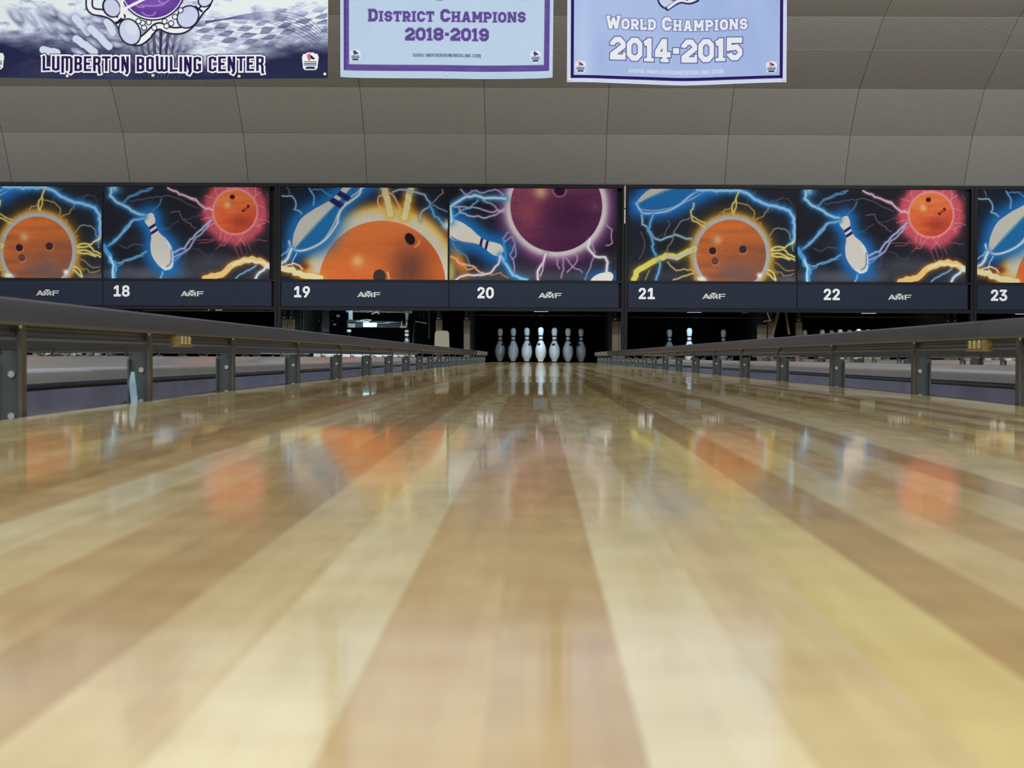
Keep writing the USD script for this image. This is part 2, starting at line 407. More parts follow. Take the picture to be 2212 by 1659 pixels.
# ------------------------------------------------------------------ pins
def pin_r(z):
    H = [0, .02, .03, .10, .19, .30, .40, .55, .70, .90, 1.14, 1.40, 1.70, 2.0, 2.2, 2.35, 2.45]
    pts_z = np.array([0, .5, 1, 2.25, 3.375, 4.5, 5.875, 7.25, 8.625, 9.375, 10, 10.875, 11.75, 12.625, 13.5, 14.2, 14.6, 14.85, 15.0]) * .0254
    pts_d = np.array([2.03, 2.25, 2.55, 3.906, 4.51, 4.766, 4.563, 3.703, 2.472, 1.965, 1.797, 1.87, 2.094, 2.406, 2.547, 2.3, 1.85, 1.2, .02]) * .0254
    from scipy.interpolate import PchipInterpolator
    return PchipInterpolator(pts_z, pts_d / 2)(z)
zz = np.concatenate([np.linspace(0, .36, 46), np.linspace(.363, .381, 10)])
pin0 = None
def make_pin(label, loc, rot, group):
    t = thing('bowling_pin', label, 'bowling pin', loc, rot, group)
    prof = [(0.0001, 0)] + [(pin_r(z), z) for z in zz]
    obj('body', lathe(prof), M['pin'], t, smooth=True)
    for a, b in ((.2355, .249), (.278, .2915)):
        z3 = np.linspace(a, b, 4)
        pr = [(pin_r(a) - .001, a)] + [(pin_r(z) + .0009, z) for z in z3] + [(pin_r(b) - .001, b)]
        obj('stripe', lathe(pr), M['pin_red'], t, smooth=40, label='dark red neck stripe')
    pr = [(pin_r(z) + .0008, z) for z in np.linspace(.001, .011, 4)]
    obj('base_ring', lathe([(pr[0][0] - .002, .001)] + pr + [(pr[-1][0] - .002, .011)]), M['pin_base'], t, smooth=40, label='dark base ring')
    # crown-shaped maker's smudge on the shoulder
    V, F = [], []
    ang = np.linspace(-.45, .45, 11)
    for i, a in enumerate(ang):
        zt = .197 + (.014 if i % 2 == 0 else .006) * (1 - abs(a)); zb = .186 - .003 * math.cos(a * 3)
        for z in (zb, zt):
            r = pin_r(z) + .0008
            V.append([r * math.sin(a), -r * math.cos(a), z])
    for i in range(10):
        F += [[2 * i, 2 * i + 2, 2 * i + 3], [2 * i, 2 * i + 3, 2 * i + 1]]
    obj('mark', trimesh.Trimesh(V, F, process=False), M['pin_mark'], t, smooth=True, label='dark crown-shaped mark')
    return t
SPOT = {1: (0, 0), 2: (-1, 1), 3: (1, 1), 4: (-2, 2), 5: (0, 2), 6: (2, 2), 7: (-3, 3), 8: (-1, 3), 9: (1, 3), 10: (3, 3)}
WHERE = {1: 'front head pin', 2: 'second-row left', 3: 'second-row right', 4: 'third-row left', 5: 'third-row centre', 6: 'third-row right',
         7: 'back-row leftmost', 8: 'back-row inner left', 9: 'back-row inner right', 10: 'back-row rightmost'}
RACK = {20: range(1, 11), 21: (1, 8, 10), 22: range(1, 11), 23: range(1, 11), 17: range(1, 11)}
ROT = {1: -28, 2: 48, 3: -18, 4: -75, 5: 20, 6: 42, 7: 44, 8: 140, 9: 200, 10: -38}
for n, pins in RACK.items():
    for k in pins:
        i, j = SPOT[k]
        loc = (LANE[n] + i * .1524, HEAD + j * .26396, 0.0)
        full = 'full rack' if n != 21 else 'three pins'
        lab = f'white bowling pin, {WHERE[k]} of {full} {AT[n]}'
        if pin0 is None: pin0 = make_pin(lab, loc, ROT[k], f'pins {AT[n]}')
        else: dup(pin0, lab, loc, ROT[k] + (n - 20) * 37, f'pins {AT[n]}')

# ------------------------------------------------------------------ pit: kickbacks, lamps, curtain
kick0 = None
for n, x in LANE.items():
    for side, s in (('left', -1), ('right', 1)):
        lab = f'dark kickback with tan front edge, {side} of the pins {AT[n]}'
        loc = (x + s * .768, 17.45, 0)
        if kick0 is None:
            kick0 = thing('kickback', lab, 'kickback', loc, group='kickbacks')
            obj('panel', rbx(-.028, .028, .05, 2.6, -.22, .62, .004), M['kick'], kick0)
            obj('front_edge', rbx(-.034, .034, -.02, .05, -.22, .435, .005), M['tan'], kick0, label='tan front edge strip')
            obj('latch', cat([rbx(-.030, .030, -.005, .05, .437, .475, .004), rbx(-.020, .012, -.014, .01, .475, .53, .004)]), M['darksteel'], kick0)
            obj('bolt', trimesh.creation.icosphere(2, .011).apply_translation([-.004, -.014, .450]), M['bolt'], kick0, smooth=True)
        else:
            dup(kick0, lab, loc, group='kickbacks')
for n, x in LANE.items():
    t = thing('ball_cushion', f'black ball cushion curtain behind the pins {AT[n]}', 'curtain', (x, 20.0, 0), group='ball cushions') if n == 17 else dup(c0, f'black ball cushion curtain behind the pins {AT[n]}', (x, 20.0, 0), group='ball cushions')
    if n == 17:
        c0 = t
        obj('curtain', sweep_y([(-.72, 0), (.72, 0), (.72, .02), (-.72, .02)], [0, .01]).apply_transform(np.eye(4)) if False else rbx(-.735, .735, 0, .03, -.2, .75, .006), M['black'], t)
        obj('curtain_bar', cyl((-.735, -.005, .76), (.735, -.005, .76), .012), M['black'], t)
    # pit lamp: short bright tube lens under a reflector, above and in front of the head pin
LAMP = {20: ((.56, .79, 1.0), 66.0), 21: ((.46, .72, 1.0), 72.0), 22: ((.95, 1.0, .62), 50.0), 23: ((.8, .92, 1.0), 60.0), 19: ((.50, .82, 1.0), 210.0), 18: ((.9, .95, .8), 18.0), 17: ((.9, .95, 1.0), 90.0)}
for n, (col, st) in LAMP.items():
    x = LANE[n]
    t = thing('pit_lamp', f'small glowing strip lamp over the pins {AT[n]}', 'lamp', (x, 17.70, .545), group='pit lamps')
    obj('tube', cyl((-.075, 0, -.004), (.075, 0, -.004), .011, 12), glow(f'pit_tube_{n}', col, .8 if n != 18 else .5), t, smooth=40, label='glowing white tube')
    l = UsdLux.RectLight.Define(stage, t.GetPath().pathString + '/light'); l.CreateWidthAttr(.24); l.CreateHeightAttr(.06); l.CreateIntensityAttr(st); l.CreateColorAttr(Gf.Vec3f(*col))
    l.AddTranslateOp().Set(Gf.Vec3d(0, .150, -.012)); l.AddRotateXYZOp().Set(Gf.Vec3f(36, 0, 0))
    obj('reflector', cat([bx(-.32, .32, -.03, .20, .012, .020), bx(-.32, .32, -.034, -.030, .0, .020)]), M['darksteel'], t, smooth=False)
    obj('bracket', cat([rbx(-.74, -.30, .0, .03, .020, .05, .004), rbx(.30, .74, .0, .03, .020, .05, .004), rbx(-.32, .32, .0, .03, .020, .034, .004)]), M['kick'], t)

# cream cover plate between lanes 19 and 20, olive braces by lane 21
cv = Polygon([(-.080, -.02), (.080, -.02), (.072, .20), (.06, .215), (.045, .223), (-.045, .223), (-.06, .215), (-.072, .20)])
t = thing('cover_plate', 'cream rounded-top cover plate standing between the rails under the big orange ball print', 'cover plate', (-1.02, 17.32, .10))
obj('plate', extrude_xz(cv, 0, .05), M['cream'], t, smooth=False)
obj('foot', bx(-.03, .03, .01, .05, -.05, -.018), M['kick'], t, smooth=False)
t = thing('machine_bracket', 'olive and tan machine brackets behind the right rail under the right gold ball print', 'bracket', (2.325, 17.17, 0))
obj('block', rbx(-.10, .00, .230, .255, -.2, .40, .004), M['tan'], t)
obj('brace', cat([cyl((.03, .03, .30), (.09, .0, .56), .018), cyl((.09, .0, .56), (.16, .02, .54), .014), cyl((.16, .02, .54), (.20, .03, .30), .012)]), M['olive'], t, label='olive diagonal brace')
obj('lever', cat([cyl((-.07, -.02, .43), (.0, -.02, .44), .007), cyl((.0, -.02, .44), (-.04, -.02, .55), .010)]), M['steel'], t, label='pale steel lever')
t = thing('bracket_plate', 'small tan hanging plate under the masking at the right gold ball print', 'bracket', (2.02, 16.791, .0))
obj('plate', extrude_xz(Polygon([(-.03, .50), (.03, .50), (.03, .56), (.05, .60), (-.04, .60), (-.04, .56)]), 0, .01), M['tan'], t, smooth=False)

# pin machine lowered on lane 19
x19 = LANE[19]
t = thing('pin_machine', 'blue-lit steel pin-setting machine with lowered sweep under the big orange ball print', 'pin machine', (x19, 17.45, 0))
obj('top_bar', cat([cyl((-.19, 0, .520), (.47, 0, .516), .009), rbx(-.20, -.12, -.02, .03, .507, .534, .004), rbx(.40, .49, -.02, .03, .500, .532, .004)]), M['steel'], t)
lft = obj('upright', rbx(-.175, -.125, -.02, .03, .40, .515, .005), M['steel'], t)
obj('upright', cat([cyl((.435, 0, .505), (.435, 0, .43), .028, 12, .014)]), M['steel'], t)
obj('table', cat([rbx(-.19, .43, -.03, .06, .352, .400, .005), rbx(-.19, -.02, -.035, .05, .400, .432, .008), rbx(.06, .30, -.03, .05, .40, .422, .006)]), M['darksteel'], t, label='dark steel table beam')
obj('end_block', rbx(-.175, -.10, -.05, .0, .350, .395, .005), M['steel'], t)
obj('end_block', cat([rbx(.365, .445, -.05, .0, .350, .372, .004), rbx(.425, .445, -.05, .0, .350, .425, .004), rbx(.375, .392, -.05, .0, .36, .42, .004)]), M['steel'], t)
obj('lit_panel', rbx(-.015, .125, -.055, -.03, .358, .402, .004), glow('machine_lamp', (.45, .86, 1.0), 3.2), t, label='bright blue-white lit panel')
obj('hose', tube([(.02, -.03, .56), (.05, -.035, .525), (.10, -.035, .517), (.15, -.035, .53), (.18, -.03, .56)], .009), M['steel'], t, smooth=40)
for q_ in [cyl((.07, -.03, .49), (.17, -.03, .535), .007), cyl((.08, -.03, .535), (.15, -.03, .495), .008), cyl((.21, -.02, .54), (.30, -.02, .545), .006), cyl((-.09, -.02, .53), (-.06, -.02, .56), .007)] + [trimesh.creation.icosphere(1, .012).apply_translation(p) for p in ((.09, -.03, .50), (.14, -.03, .505), (.16, -.03, .545), (.03, -.03, .515), (.25, -.02, .515))]:
    obj('linkage', q_, M['steel'], t)
for q_ in [rbx(-.09, .05, -.045, -.03, .405, .425, .004), rbx(.13, .25, -.045, -.03, .392, .402, .003), tube([(-.05, -.04, .425), (.02, -.045, .436), (.07, -.045, .428), (.02, -.045, .415), (-.05, -.04, .425)], .004),
           cyl((.30, -.03, .545), (.30, -.03, .575), .010), cyl((-.26, -.02, .545), (-.20, -.02, .56), .008), rbx(-.30, -.26, -.02, .02, .46, .485, .006), rbx(-.33, -.30, -.02, .02, .375, .39, .005), cyl((.52, .0, .42), (.64, .0, .40), .006), cyl((.20, -.03, .40), (.36, -.03, .41), .005)]:
    obj('linkage', q_, M['steel'], t)
for px, zs in ((-.165, (.315,)), (.435, (.315, .277))):
    for z in zs:
        obj('foot', rbx(px - .022, px + .022, -.03, .02, z - .014, z + .016, .006), M['rivet'], t)
obj('foot', lathe([(.001, 0), (.022, .0), (.032, .02), (.030, .045), (.018, .06), (.001, .065)], 16).apply_translation([.437, 0, .19]), M['steel'], t, smooth=True)
obj('foot_rod', cyl((.437, 0, .18), (.437, 0, .36), .006), M['darksteel'], t)
obj('foot_rod', cyl((-.165, 0, .26), (-.165, 0, .36), .006), M['darksteel'], t)
obj('side_rod', cat([cyl((-.70, .16, .60), (-.70, .16, .2), .008), cyl((-.66, .1, .60), (-.66, .1, .2), .012), cyl((-.70, .06, .45), (-.64, .06, .45), .006)]), M['darksteel'], t)
obj('side_rod', cat([cyl((.66, .1, .60), (.66, .1, .24), .012), cyl((.60, .1, .53), (.60, .1, .46), .010), cyl((.56, .1, .53), (.56, .1, .46), .010)]), M['darksteel'], t)
mb = []
for k in range(16):
    a, b = -.52 + .2 * rng.random(), .30 + .24 * rng.random()
    mb.append(cyl((a, .03, b), (a + .05 * (rng.random() - .5), .03, b + .05 * (rng.random() - .3)), .004 + .004 * rng.random(), 8))
for q_ in mb + [rbx(-.46, -.38, .04, .10, .3, .58, .006)]: obj('linkage', q_, M['darksteel'], t)
obj('sweep', rbx(-.525, .525, -.10, -.08, .030, .104, .006), M['sweep'], t, label='white sweep board lowered across the lane')
for px in (-.50, .50):
    obj('sweep_arm', cat([cyl((px, -.08, .09), (px, .3, .42), .012)]), M['darksteel'], t)
# lamp bar that lights the sweep (the machine's own work light)
obj('work_light_hood', cat([bx(-.24, .24, -.34, -.22, .580, .586), bx(-.24, .24, -.345, -.34, .552, .586), bx(-.24, .24, -.22, -.215, .552, .586)]), M['darksteel'], t, smooth=False)
wl = obj('work_light', rbx(-.20, .20, -.30, -.26, .560, .575, .003), glow('work_light', (.65, .9, 1.0), 60.0), t, label='blue-white work light')

# thin rods crossing the dark pits
for n, z in ((18, .520), (21, .475), (22, .49), (20, .49)):
    tt = thing('pit_rod', f'thin metal rod crossing the dark pit {AT[n]}', 'rod', (LANE[n], 17.55, z), group='pit rods')
    obj('rod', cyl((-.735, 0, 0), (.735, 0, 0), .0045, 8), M['rail_end'] if n == 18 else M['flange'], tt)
    obj('clamp', rbx(-.03, .03, -.012, .012, -.012, .012, .003), M['darksteel'], tt)

# ------------------------------------------------------------------ painted prints
def lin(c):
    c = np.clip(c, 0, 1)
    return np.where(c <= .04045, c / 12.92, ((c + .055) / 1.055) ** 2.4)
class Paint:
    """a print: colours on a fine grid of points, laid out in its own units (y down)"""
    def __init__(s, x0, y0, x1, y1, step, bg):
        s.r = (x0, y0, x1, y1)
        s.nx, s.ny = int(round((x1 - x0) / step)) + 1, int(round((y1 - y0) / step)) + 1
        s.X, s.Y = np.meshgrid(np.linspace(x0, x1, s.nx), np.linspace(y0, y1, s.ny))
        s.C = np.ones(s.X.shape + (3,)) * (np.array(bg) / 255.)
        s.step = step
    def over(s, a, col):
        a = np.clip(a, 0, 1)[..., None]; c = np.asarray(col, float)
        s.C = s.C * (1 - a) + a * (c / 255.)
    def screen(s, a, col):
        s.C = 1 - (1 - s.C) * (1 - np.clip(a, 0, 1)[..., None] * (np.array(col) / 255.))
    def dist(s, pts):
        pts = np.array(pts, float); best = np.full(s.X.shape, 1e9)
        for (ax, ay), (bx_, by) in zip(pts[:-1], pts[1:]):
            dx, dy = bx_ - ax, by - ay; q = dx * dx + dy * dy + 1e-9
            t = np.clip(((s.X - ax) * dx + (s.Y - ay) * dy) / q, 0, 1)
            best = np.minimum(best, np.hypot(s.X - ax - t * dx, s.Y - ay - t * dy))
        return best
    def bolt(s, pts, w, col, gcol=None, gw=0, ga=.6, seed=0, amp=1.5, a=1.0):
        rr = np.random.RandomState(seed)
        if amp < .6 and len(pts) > 2:                       # smooth strokes: round the corners
            pts = np.array(pts, float)
            for _ in range(2):
                a_, b_ = pts[:-1] * .75 + pts[1:] * .25, pts[:-1] * .25 + pts[1:] * .75
                pts = np.vstack([pts[:1], np.stack([a_, b_], 1).reshape(-1, 2)[1:-1], pts[-1:]])
        q = [np.array(pts[0], float)]
        for p, p2 in zip(pts[:-1], pts[1:]):
            p, p2 = np.array(p, float), np.array(p2, float); n = max(1, int(np.linalg.norm(p2 - p) / 7))
            for k in range(1, n + 1):
                q.append(p + (p2 - p) * k / n + (rr.randn(2) * amp if k < n else 0))
        d = s.dist(q)
        if gcol is not None: s.over(ga * np.exp(-(d / gw) ** 2), gcol)
        if amp > 0 and w < 4: w, a = w * .78, a * .9; s.over(.35 * np.exp(-(d / (w * 2.2)) ** 2), col)
        s.over(a * np.clip((w - d) / 1.3 + .5, 0, 1), col)
    def shape(s, poly, col, a=1.0):
        x0, y0, x1, y1 = poly.bounds
        m = (s.X > x0 - 2) & (s.X < x1 + 2) & (s.Y > y0 - 2) & (s.Y < y1 + 2)
        if not m.any(): return
        x, y = s.X[m], s.Y[m]; cov = np.zeros(x.shape); shapely.prepare(poly)
        for ox in (-.33, 0, .33):
            for oy in (-.33, 0, .33):
                cov += shapely.contains_xy(poly, x + ox * s.step, y + oy * s.step)
        full = np.zeros(s.X.shape); full[m] = cov / 9.
        s.over(full * a, col)
    def noise(s, sx, sy, seed=0, oc=4):
        return meshkit.fbm(np.stack([s.X / sx, s.Y / sy, np.zeros_like(s.X) + seed * .37], -1), oc, seed)
    def blob(s, cx, cy, rx, ry, col, a=1.0, ang=0, soft=1.0):
        c, n = math.cos(ang), math.sin(ang)
        u, v = (s.X - cx) * c + (s.Y - cy) * n, -(s.X - cx) * n + (s.Y - cy) * c
        s.over(a * np.exp(-((u / rx) ** 2 + (v / ry) ** 2) * soft), col)
    def disc(s, cx, cy, rx, ry, col, a=1.0, ang=0):
        c, n = math.cos(ang), math.sin(ang)
        u, v = (s.X - cx) * c + (s.Y - cy) * n, -(s.X - cx) * n + (s.Y - cy) * c
        q = np.hypot(u / rx, v / ry)
        s.over(a * np.clip((1 - q) * min(rx, ry) / 1.3 + .5, 0, 1), col)
    def pin(s, base, neck, prof, fill, glowc=None, gw=18, ga=.9, bands=(.93, 1.07), bandw=.045, blue=None, outline=None, split=0.0):
        b, n = np.array(base, float), np.array(neck, float); d = n - b; Ln = np.linalg.norm(d); d /= Ln
        u = (s.X - b[0]) * d[0] + (s.Y - b[1]) * d[1]; v = -(s.X - b[0]) * d[1] + (s.Y - b[1]) * d[0]
        t = u / Ln; pt = np.array(prof)
        from scipy.interpolate import PchipInterpolator as PI
        w = np.where((t < pt[0, 0]) | (t > pt[-1, 0]), -9, PI(pt[:, 0], pt[:, 1])(np.clip(t, pt[0, 0], pt[-1, 0])))
        end = np.maximum(np.maximum(pt[0, 0] - t, t - pt[-1, 0]), 0) * Ln
        w2 = PI(pt[:, 0], pt[:, 1])(np.clip(t, pt[0, 0], pt[-1, 0]))
        gap = np.hypot(np.maximum(np.abs(v) - w2, 0), end)
        if glowc is not None: s.over(ga * np.exp(-(gap / gw) ** 2), glowc)
        if outline is not None: s.over(np.clip((w + outline[1] - np.abs(v)) / 1.2 + .5, 0, 1), outline[0])
        ins = np.clip((w - np.abs(v)) / 1.2 + .5, 0, 1)
        s.over(ins, fill)
        if blue is not None:
            k = np.clip((v - split * w2) / (.25 * np.maximum(w2, 1)) + .5, 0, 1)
            s.over(ins * k, blue)
            s.over(ins * np.clip((v - (w2 - 4)) / 2, 0, 1) * .9, fill)
        for bb in bands:
            s.over(ins * np.clip((bandw - np.abs(t - bb - .02 * v / np.maximum(w2, 1))) * Ln / 1.2 + .5, 0, 1), (28, 30, 84))
    def ball(s, cx, cy, R, c_lo, c_hi, c_dk, ring, ringw, g1, g1w, g2=None, g2w=0, hi=None, dk=None, seed=0, g2a=.8):
        r = np.hypot(s.X - cx, s.Y - cy); o = r - R
        if g2 is not None: s.over(g2a * np.clip(np.exp(-(np.maximum(o - ringw - g1w * .5, 0) / g2w) ** 2), 0, 1), g2)
        s.over(np.exp(-(np.maximum(o - ringw * .8, 0) / g1w) ** 2), g1)
        s.over(np.exp(-(np.maximum(o - ringw * .35, 0) / (ringw * .7)) ** 2), ring)
        ins = np.clip(-o / 1.3 + .5, 0, 1)
        sh = np.clip(.5 - ((s.X - cx) * .35 + (s.Y - cy) * .8) / R * .6, 0, 1) + (s.noise(R * .9, R * .14, seed, 5) - .5) * 1.1
        sh = np.clip(sh, 0, 1)[..., None]
        col = np.array(c_lo) * (1 - sh) + np.array(c_hi) * sh
        if dk is not None:
            k = np.exp(-(((s.X - dk[0]) / dk[2]) ** 2 + ((s.Y - dk[1]) / dk[3]) ** 2))[..., None] * .9
            col = col * (1 - k) + np.array(c_dk) * k
        s.C = s.C * (1 - ins[..., None]) + ins[..., None] * col / 255.
        if hi is not None: s.over(ins * .75 * np.exp(-(((s.X - hi[0]) / hi[2]) ** 2 + ((s.Y - hi[1]) / hi[2]) ** 2)), hi[3])
    def tendrils(s, cx, cy, r0, r1, n, a0, a1, col, seed, w=.7, a=.7):
        rr = np.random.RandomState(seed)
        for k in range(n):
            an = a0 + (a1 - a0) * (k + rr.rand()) / n; l = r1 * (.6 + .5 * rr.rand()); b = an + rr.randn() * .18
            p = [(cx + r0 * math.cos(an), cy + r0 * math.sin(an)), (cx + (r0 + l * .5) * math.cos((an + b) / 2), cy + (r0 + l * .5) * math.sin((an + b) / 2)),
                 (cx + (r0 + l) * math.cos(b), cy + (r0 + l) * math.sin(b))]
            s.bolt(p, w, col, seed=seed * 31 + k, amp=1.8, a=a)
    def smoke(s, seed):
        x0, y0, x1, y1 = s.r; h = y1 - y0
        s.over(.55 * np.clip(s.noise(90, 40, seed) * 2 - .75, 0, 1) * np.clip((s.Y - y0 - .45 * h) / (.4 * h), 0, 1), (92, 96, 106))
        rr = np.random.RandomState(seed * 7 + 1)
        for k in range(9):
            x, y, an = x0 + rr.rand() * (x1 - x0), y0 + rr.rand() * h, rr.rand() * 6.28; p_ = [(x, y)]
            for _ in range(4):
                an += rr.randn() * .7; x, y = x + 13 * math.cos(an), y + 13 * math.sin(an); p_.append((x, y))
            s.bolt(p_, .7, (92, 84, 92), seed=seed * 50 + k, amp=1.4, a=.6)
    def grain(s, a, seed=1):
        s.C = s.C + (np.random.RandomState(seed).rand(*s.X.shape)[..., None] - .5) * a
    def mesh(s, fx, gain=1.0):
        """fx(u, v) -> points; u, v in 0..1 with v down. Returns trimesh and linear colours"""
        u = (s.X - s.r[0]) / (s.r[2] - s.r[0]); v = (s.Y - s.r[1]) / (s.r[3] - s.r[1])
        P = fx(u, v).reshape(-1, 3); n = s.nx
        i = (np.arange(s.ny - 1)[:, None] * n + np.arange(n - 1)[None]).ravel()
        F = np.vstack([np.stack([i, i + n, i + 1], 1), np.stack([i + 1, i + n, i + n + 1], 1)])
        return P, F, np.clip(lin(s.C).reshape(-1, 3) * gain, 0, .92)
def paint_obj(name, P, F, C, mat, parent, smooth=False):
    p = obj(name, (P, F), mat, parent, smooth=smooth)
    UsdGeom.PrimvarsAPI(p).CreatePrimvar('paint', Sdf.ValueTypeNames.Color3fArray, 'vertex').Set(Vt.Vec3fArray.FromNumpy(C.astype(np.float32)))
    return p

def q(ox, oy, k):
    return lambda *a: [(ox + x / k, oy + y / k) for x, y in a]
BLUE, LBLUE, WHT, YEL = (24, 96, 160), (110, 170, 210), (205, 208, 205), (206, 190, 90)
STEP = 1.2
def art_orange():
    p = Paint(606, 407, 967, 604, STEP, (20, 22, 30)); c = q(580, 380, 5.53)
    p.smoke(1)
    p.blob(700, 500, 90, 120, (16, 34, 60), .8)
    (bx0, by0), (nx0, ny0) = c((330, 855), (862, 285))
    p.blob(930, 480, 26, 50, (24, 60, 84), .8)
    p.ball(825, 615, 137.3, (176, 78, 34), (196, 104, 52), (88, 52, 44), (186, 180, 160), 26, (206, 160, 44), 14, (120, 56, 18), 14, hi=(772, 564, 13, (206, 176, 112)), dk=(886, 580, 44, 52), seed=3)
    for a, b, sd in (((1370, 150), (1450, 460), 1), ((1700, 140), (1620, 500), 2)):
        p.bolt(c(a, b), 6.5, (196, 186, 140), (196, 150, 40), 13, .9, seed=sd, amp=.8)
    p.bolt(c((1400, 190), (1500, 260), (1570, 400)), 1.6, (214, 160, 130), seed=3)
    p.bolt(c((1400, 230), (1310, 250), (1300, 330), (1340, 410)), 1.5, (214, 160, 130), seed=4, amp=.7)
    p.bolt(c((1480, 200), (1560, 170), (1650, 180), (1860, 230), (1930, 330), (1810, 470), (1815, 540)), 1.6, (170, 160, 170), (40, 90, 130), 5, .5, seed=5)
    p.bolt(c((1940, 340), (2080, 210), (2070, 165)), 1.1, (150, 120, 120), seed=6); p.bolt(c((1940, 350), (2060, 400), (2130, 430)), 1.1, (120, 150, 180), seed=7)
    p.bolt(c((1930, 370), (2020, 500), (2100, 610)), 2.0, (90, 150, 190), (30, 90, 130), 7, .7, seed=8); p.blob(966, 487, 10, 12, WHT, .9)
    p.disc(885, 516.5, 10, 13.5, (26, 16, 22), 1, -.55); p.bolt(c((1800, 770), (1800, 810), (1750, 850)), 1.3, (220, 150, 90), seed=9, amp=.2)
    p.disc(819.5, 597, 13.5, 15, (52, 42, 40)); p.bolt(c((1420, 1150), (1440, 1230)), 1.3, (230, 170, 130), seed=10, amp=.2)
    p.pin((bx0, by0), (nx0, ny0), [(-.04, 8), (.02, 15), (.15, 26), (.36, 34), (.6, 28), (.82, 18), (.98, 14), (1.1, 14), (1.25, 17), (1.45, 22), (1.7, 22)], (172, 172, 164), BLUE, 24, .95, bands=(.91, 1.06), bandw=.045, blue=(26, 96, 150), split=-.05)
    p.bolt(c((820, 560), (730, 720), (600, 830), (430, 900), (330, 905), (250, 850), (240, 790)), 2.4, (176, 190, 204), seed=11, amp=.5)
    p.bolt(c((1100, 150), (1085, 230), (990, 300), (880, 380), (830, 470), (820, 560)), 2.8, (180, 190, 200), seed=12, amp=.5)
    p.bolt(c((150, 250), (270, 250), (320, 330), (300, 410), (390, 460)), 1.6, (130, 160, 190), seed=13); p.bolt(c((215, 150), (240, 230)), 1, (120, 90, 110), seed=14)
    p.bolt(c((480, 160), (540, 260), (530, 360)), 1.6, (90, 150, 200), seed=15); p.bolt(c((500, 190), (620, 170), (740, 250)), 1.2, (70, 130, 180), seed=16)
    p.bolt(c((270, 880), (230, 980), (150, 1050)), 3.4, (190, 200, 210), (40, 100, 160), 8, .8, seed=17); p.bolt(c((240, 870), (150, 960)), 1.5, LBLUE, seed=18)
    p.bolt(c((330, 930), (280, 1040), (285, 1110)), 1.3, (150, 180, 210), seed=19)
    p.blob(*c((410, 1090))[0], 14, 7, (110, 30, 14), .8); p.bolt(c((130, 1105), (240, 1130), (400, 1190), (620, 1225)), 6, (206, 196, 150), (200, 130, 40), 11, .8, seed=20)
    p.bolt(c((200, 1080), (300, 1050), (370, 1080), (400, 1120)), 1.5, (230, 200, 200), seed=21, amp=.6)
    p.over(np.clip((p.Y - 598 + (p.X - 606) * .35 - 18) / -20, 0, 1) * 0, (0, 0, 0))
    p.grain(.05); return p
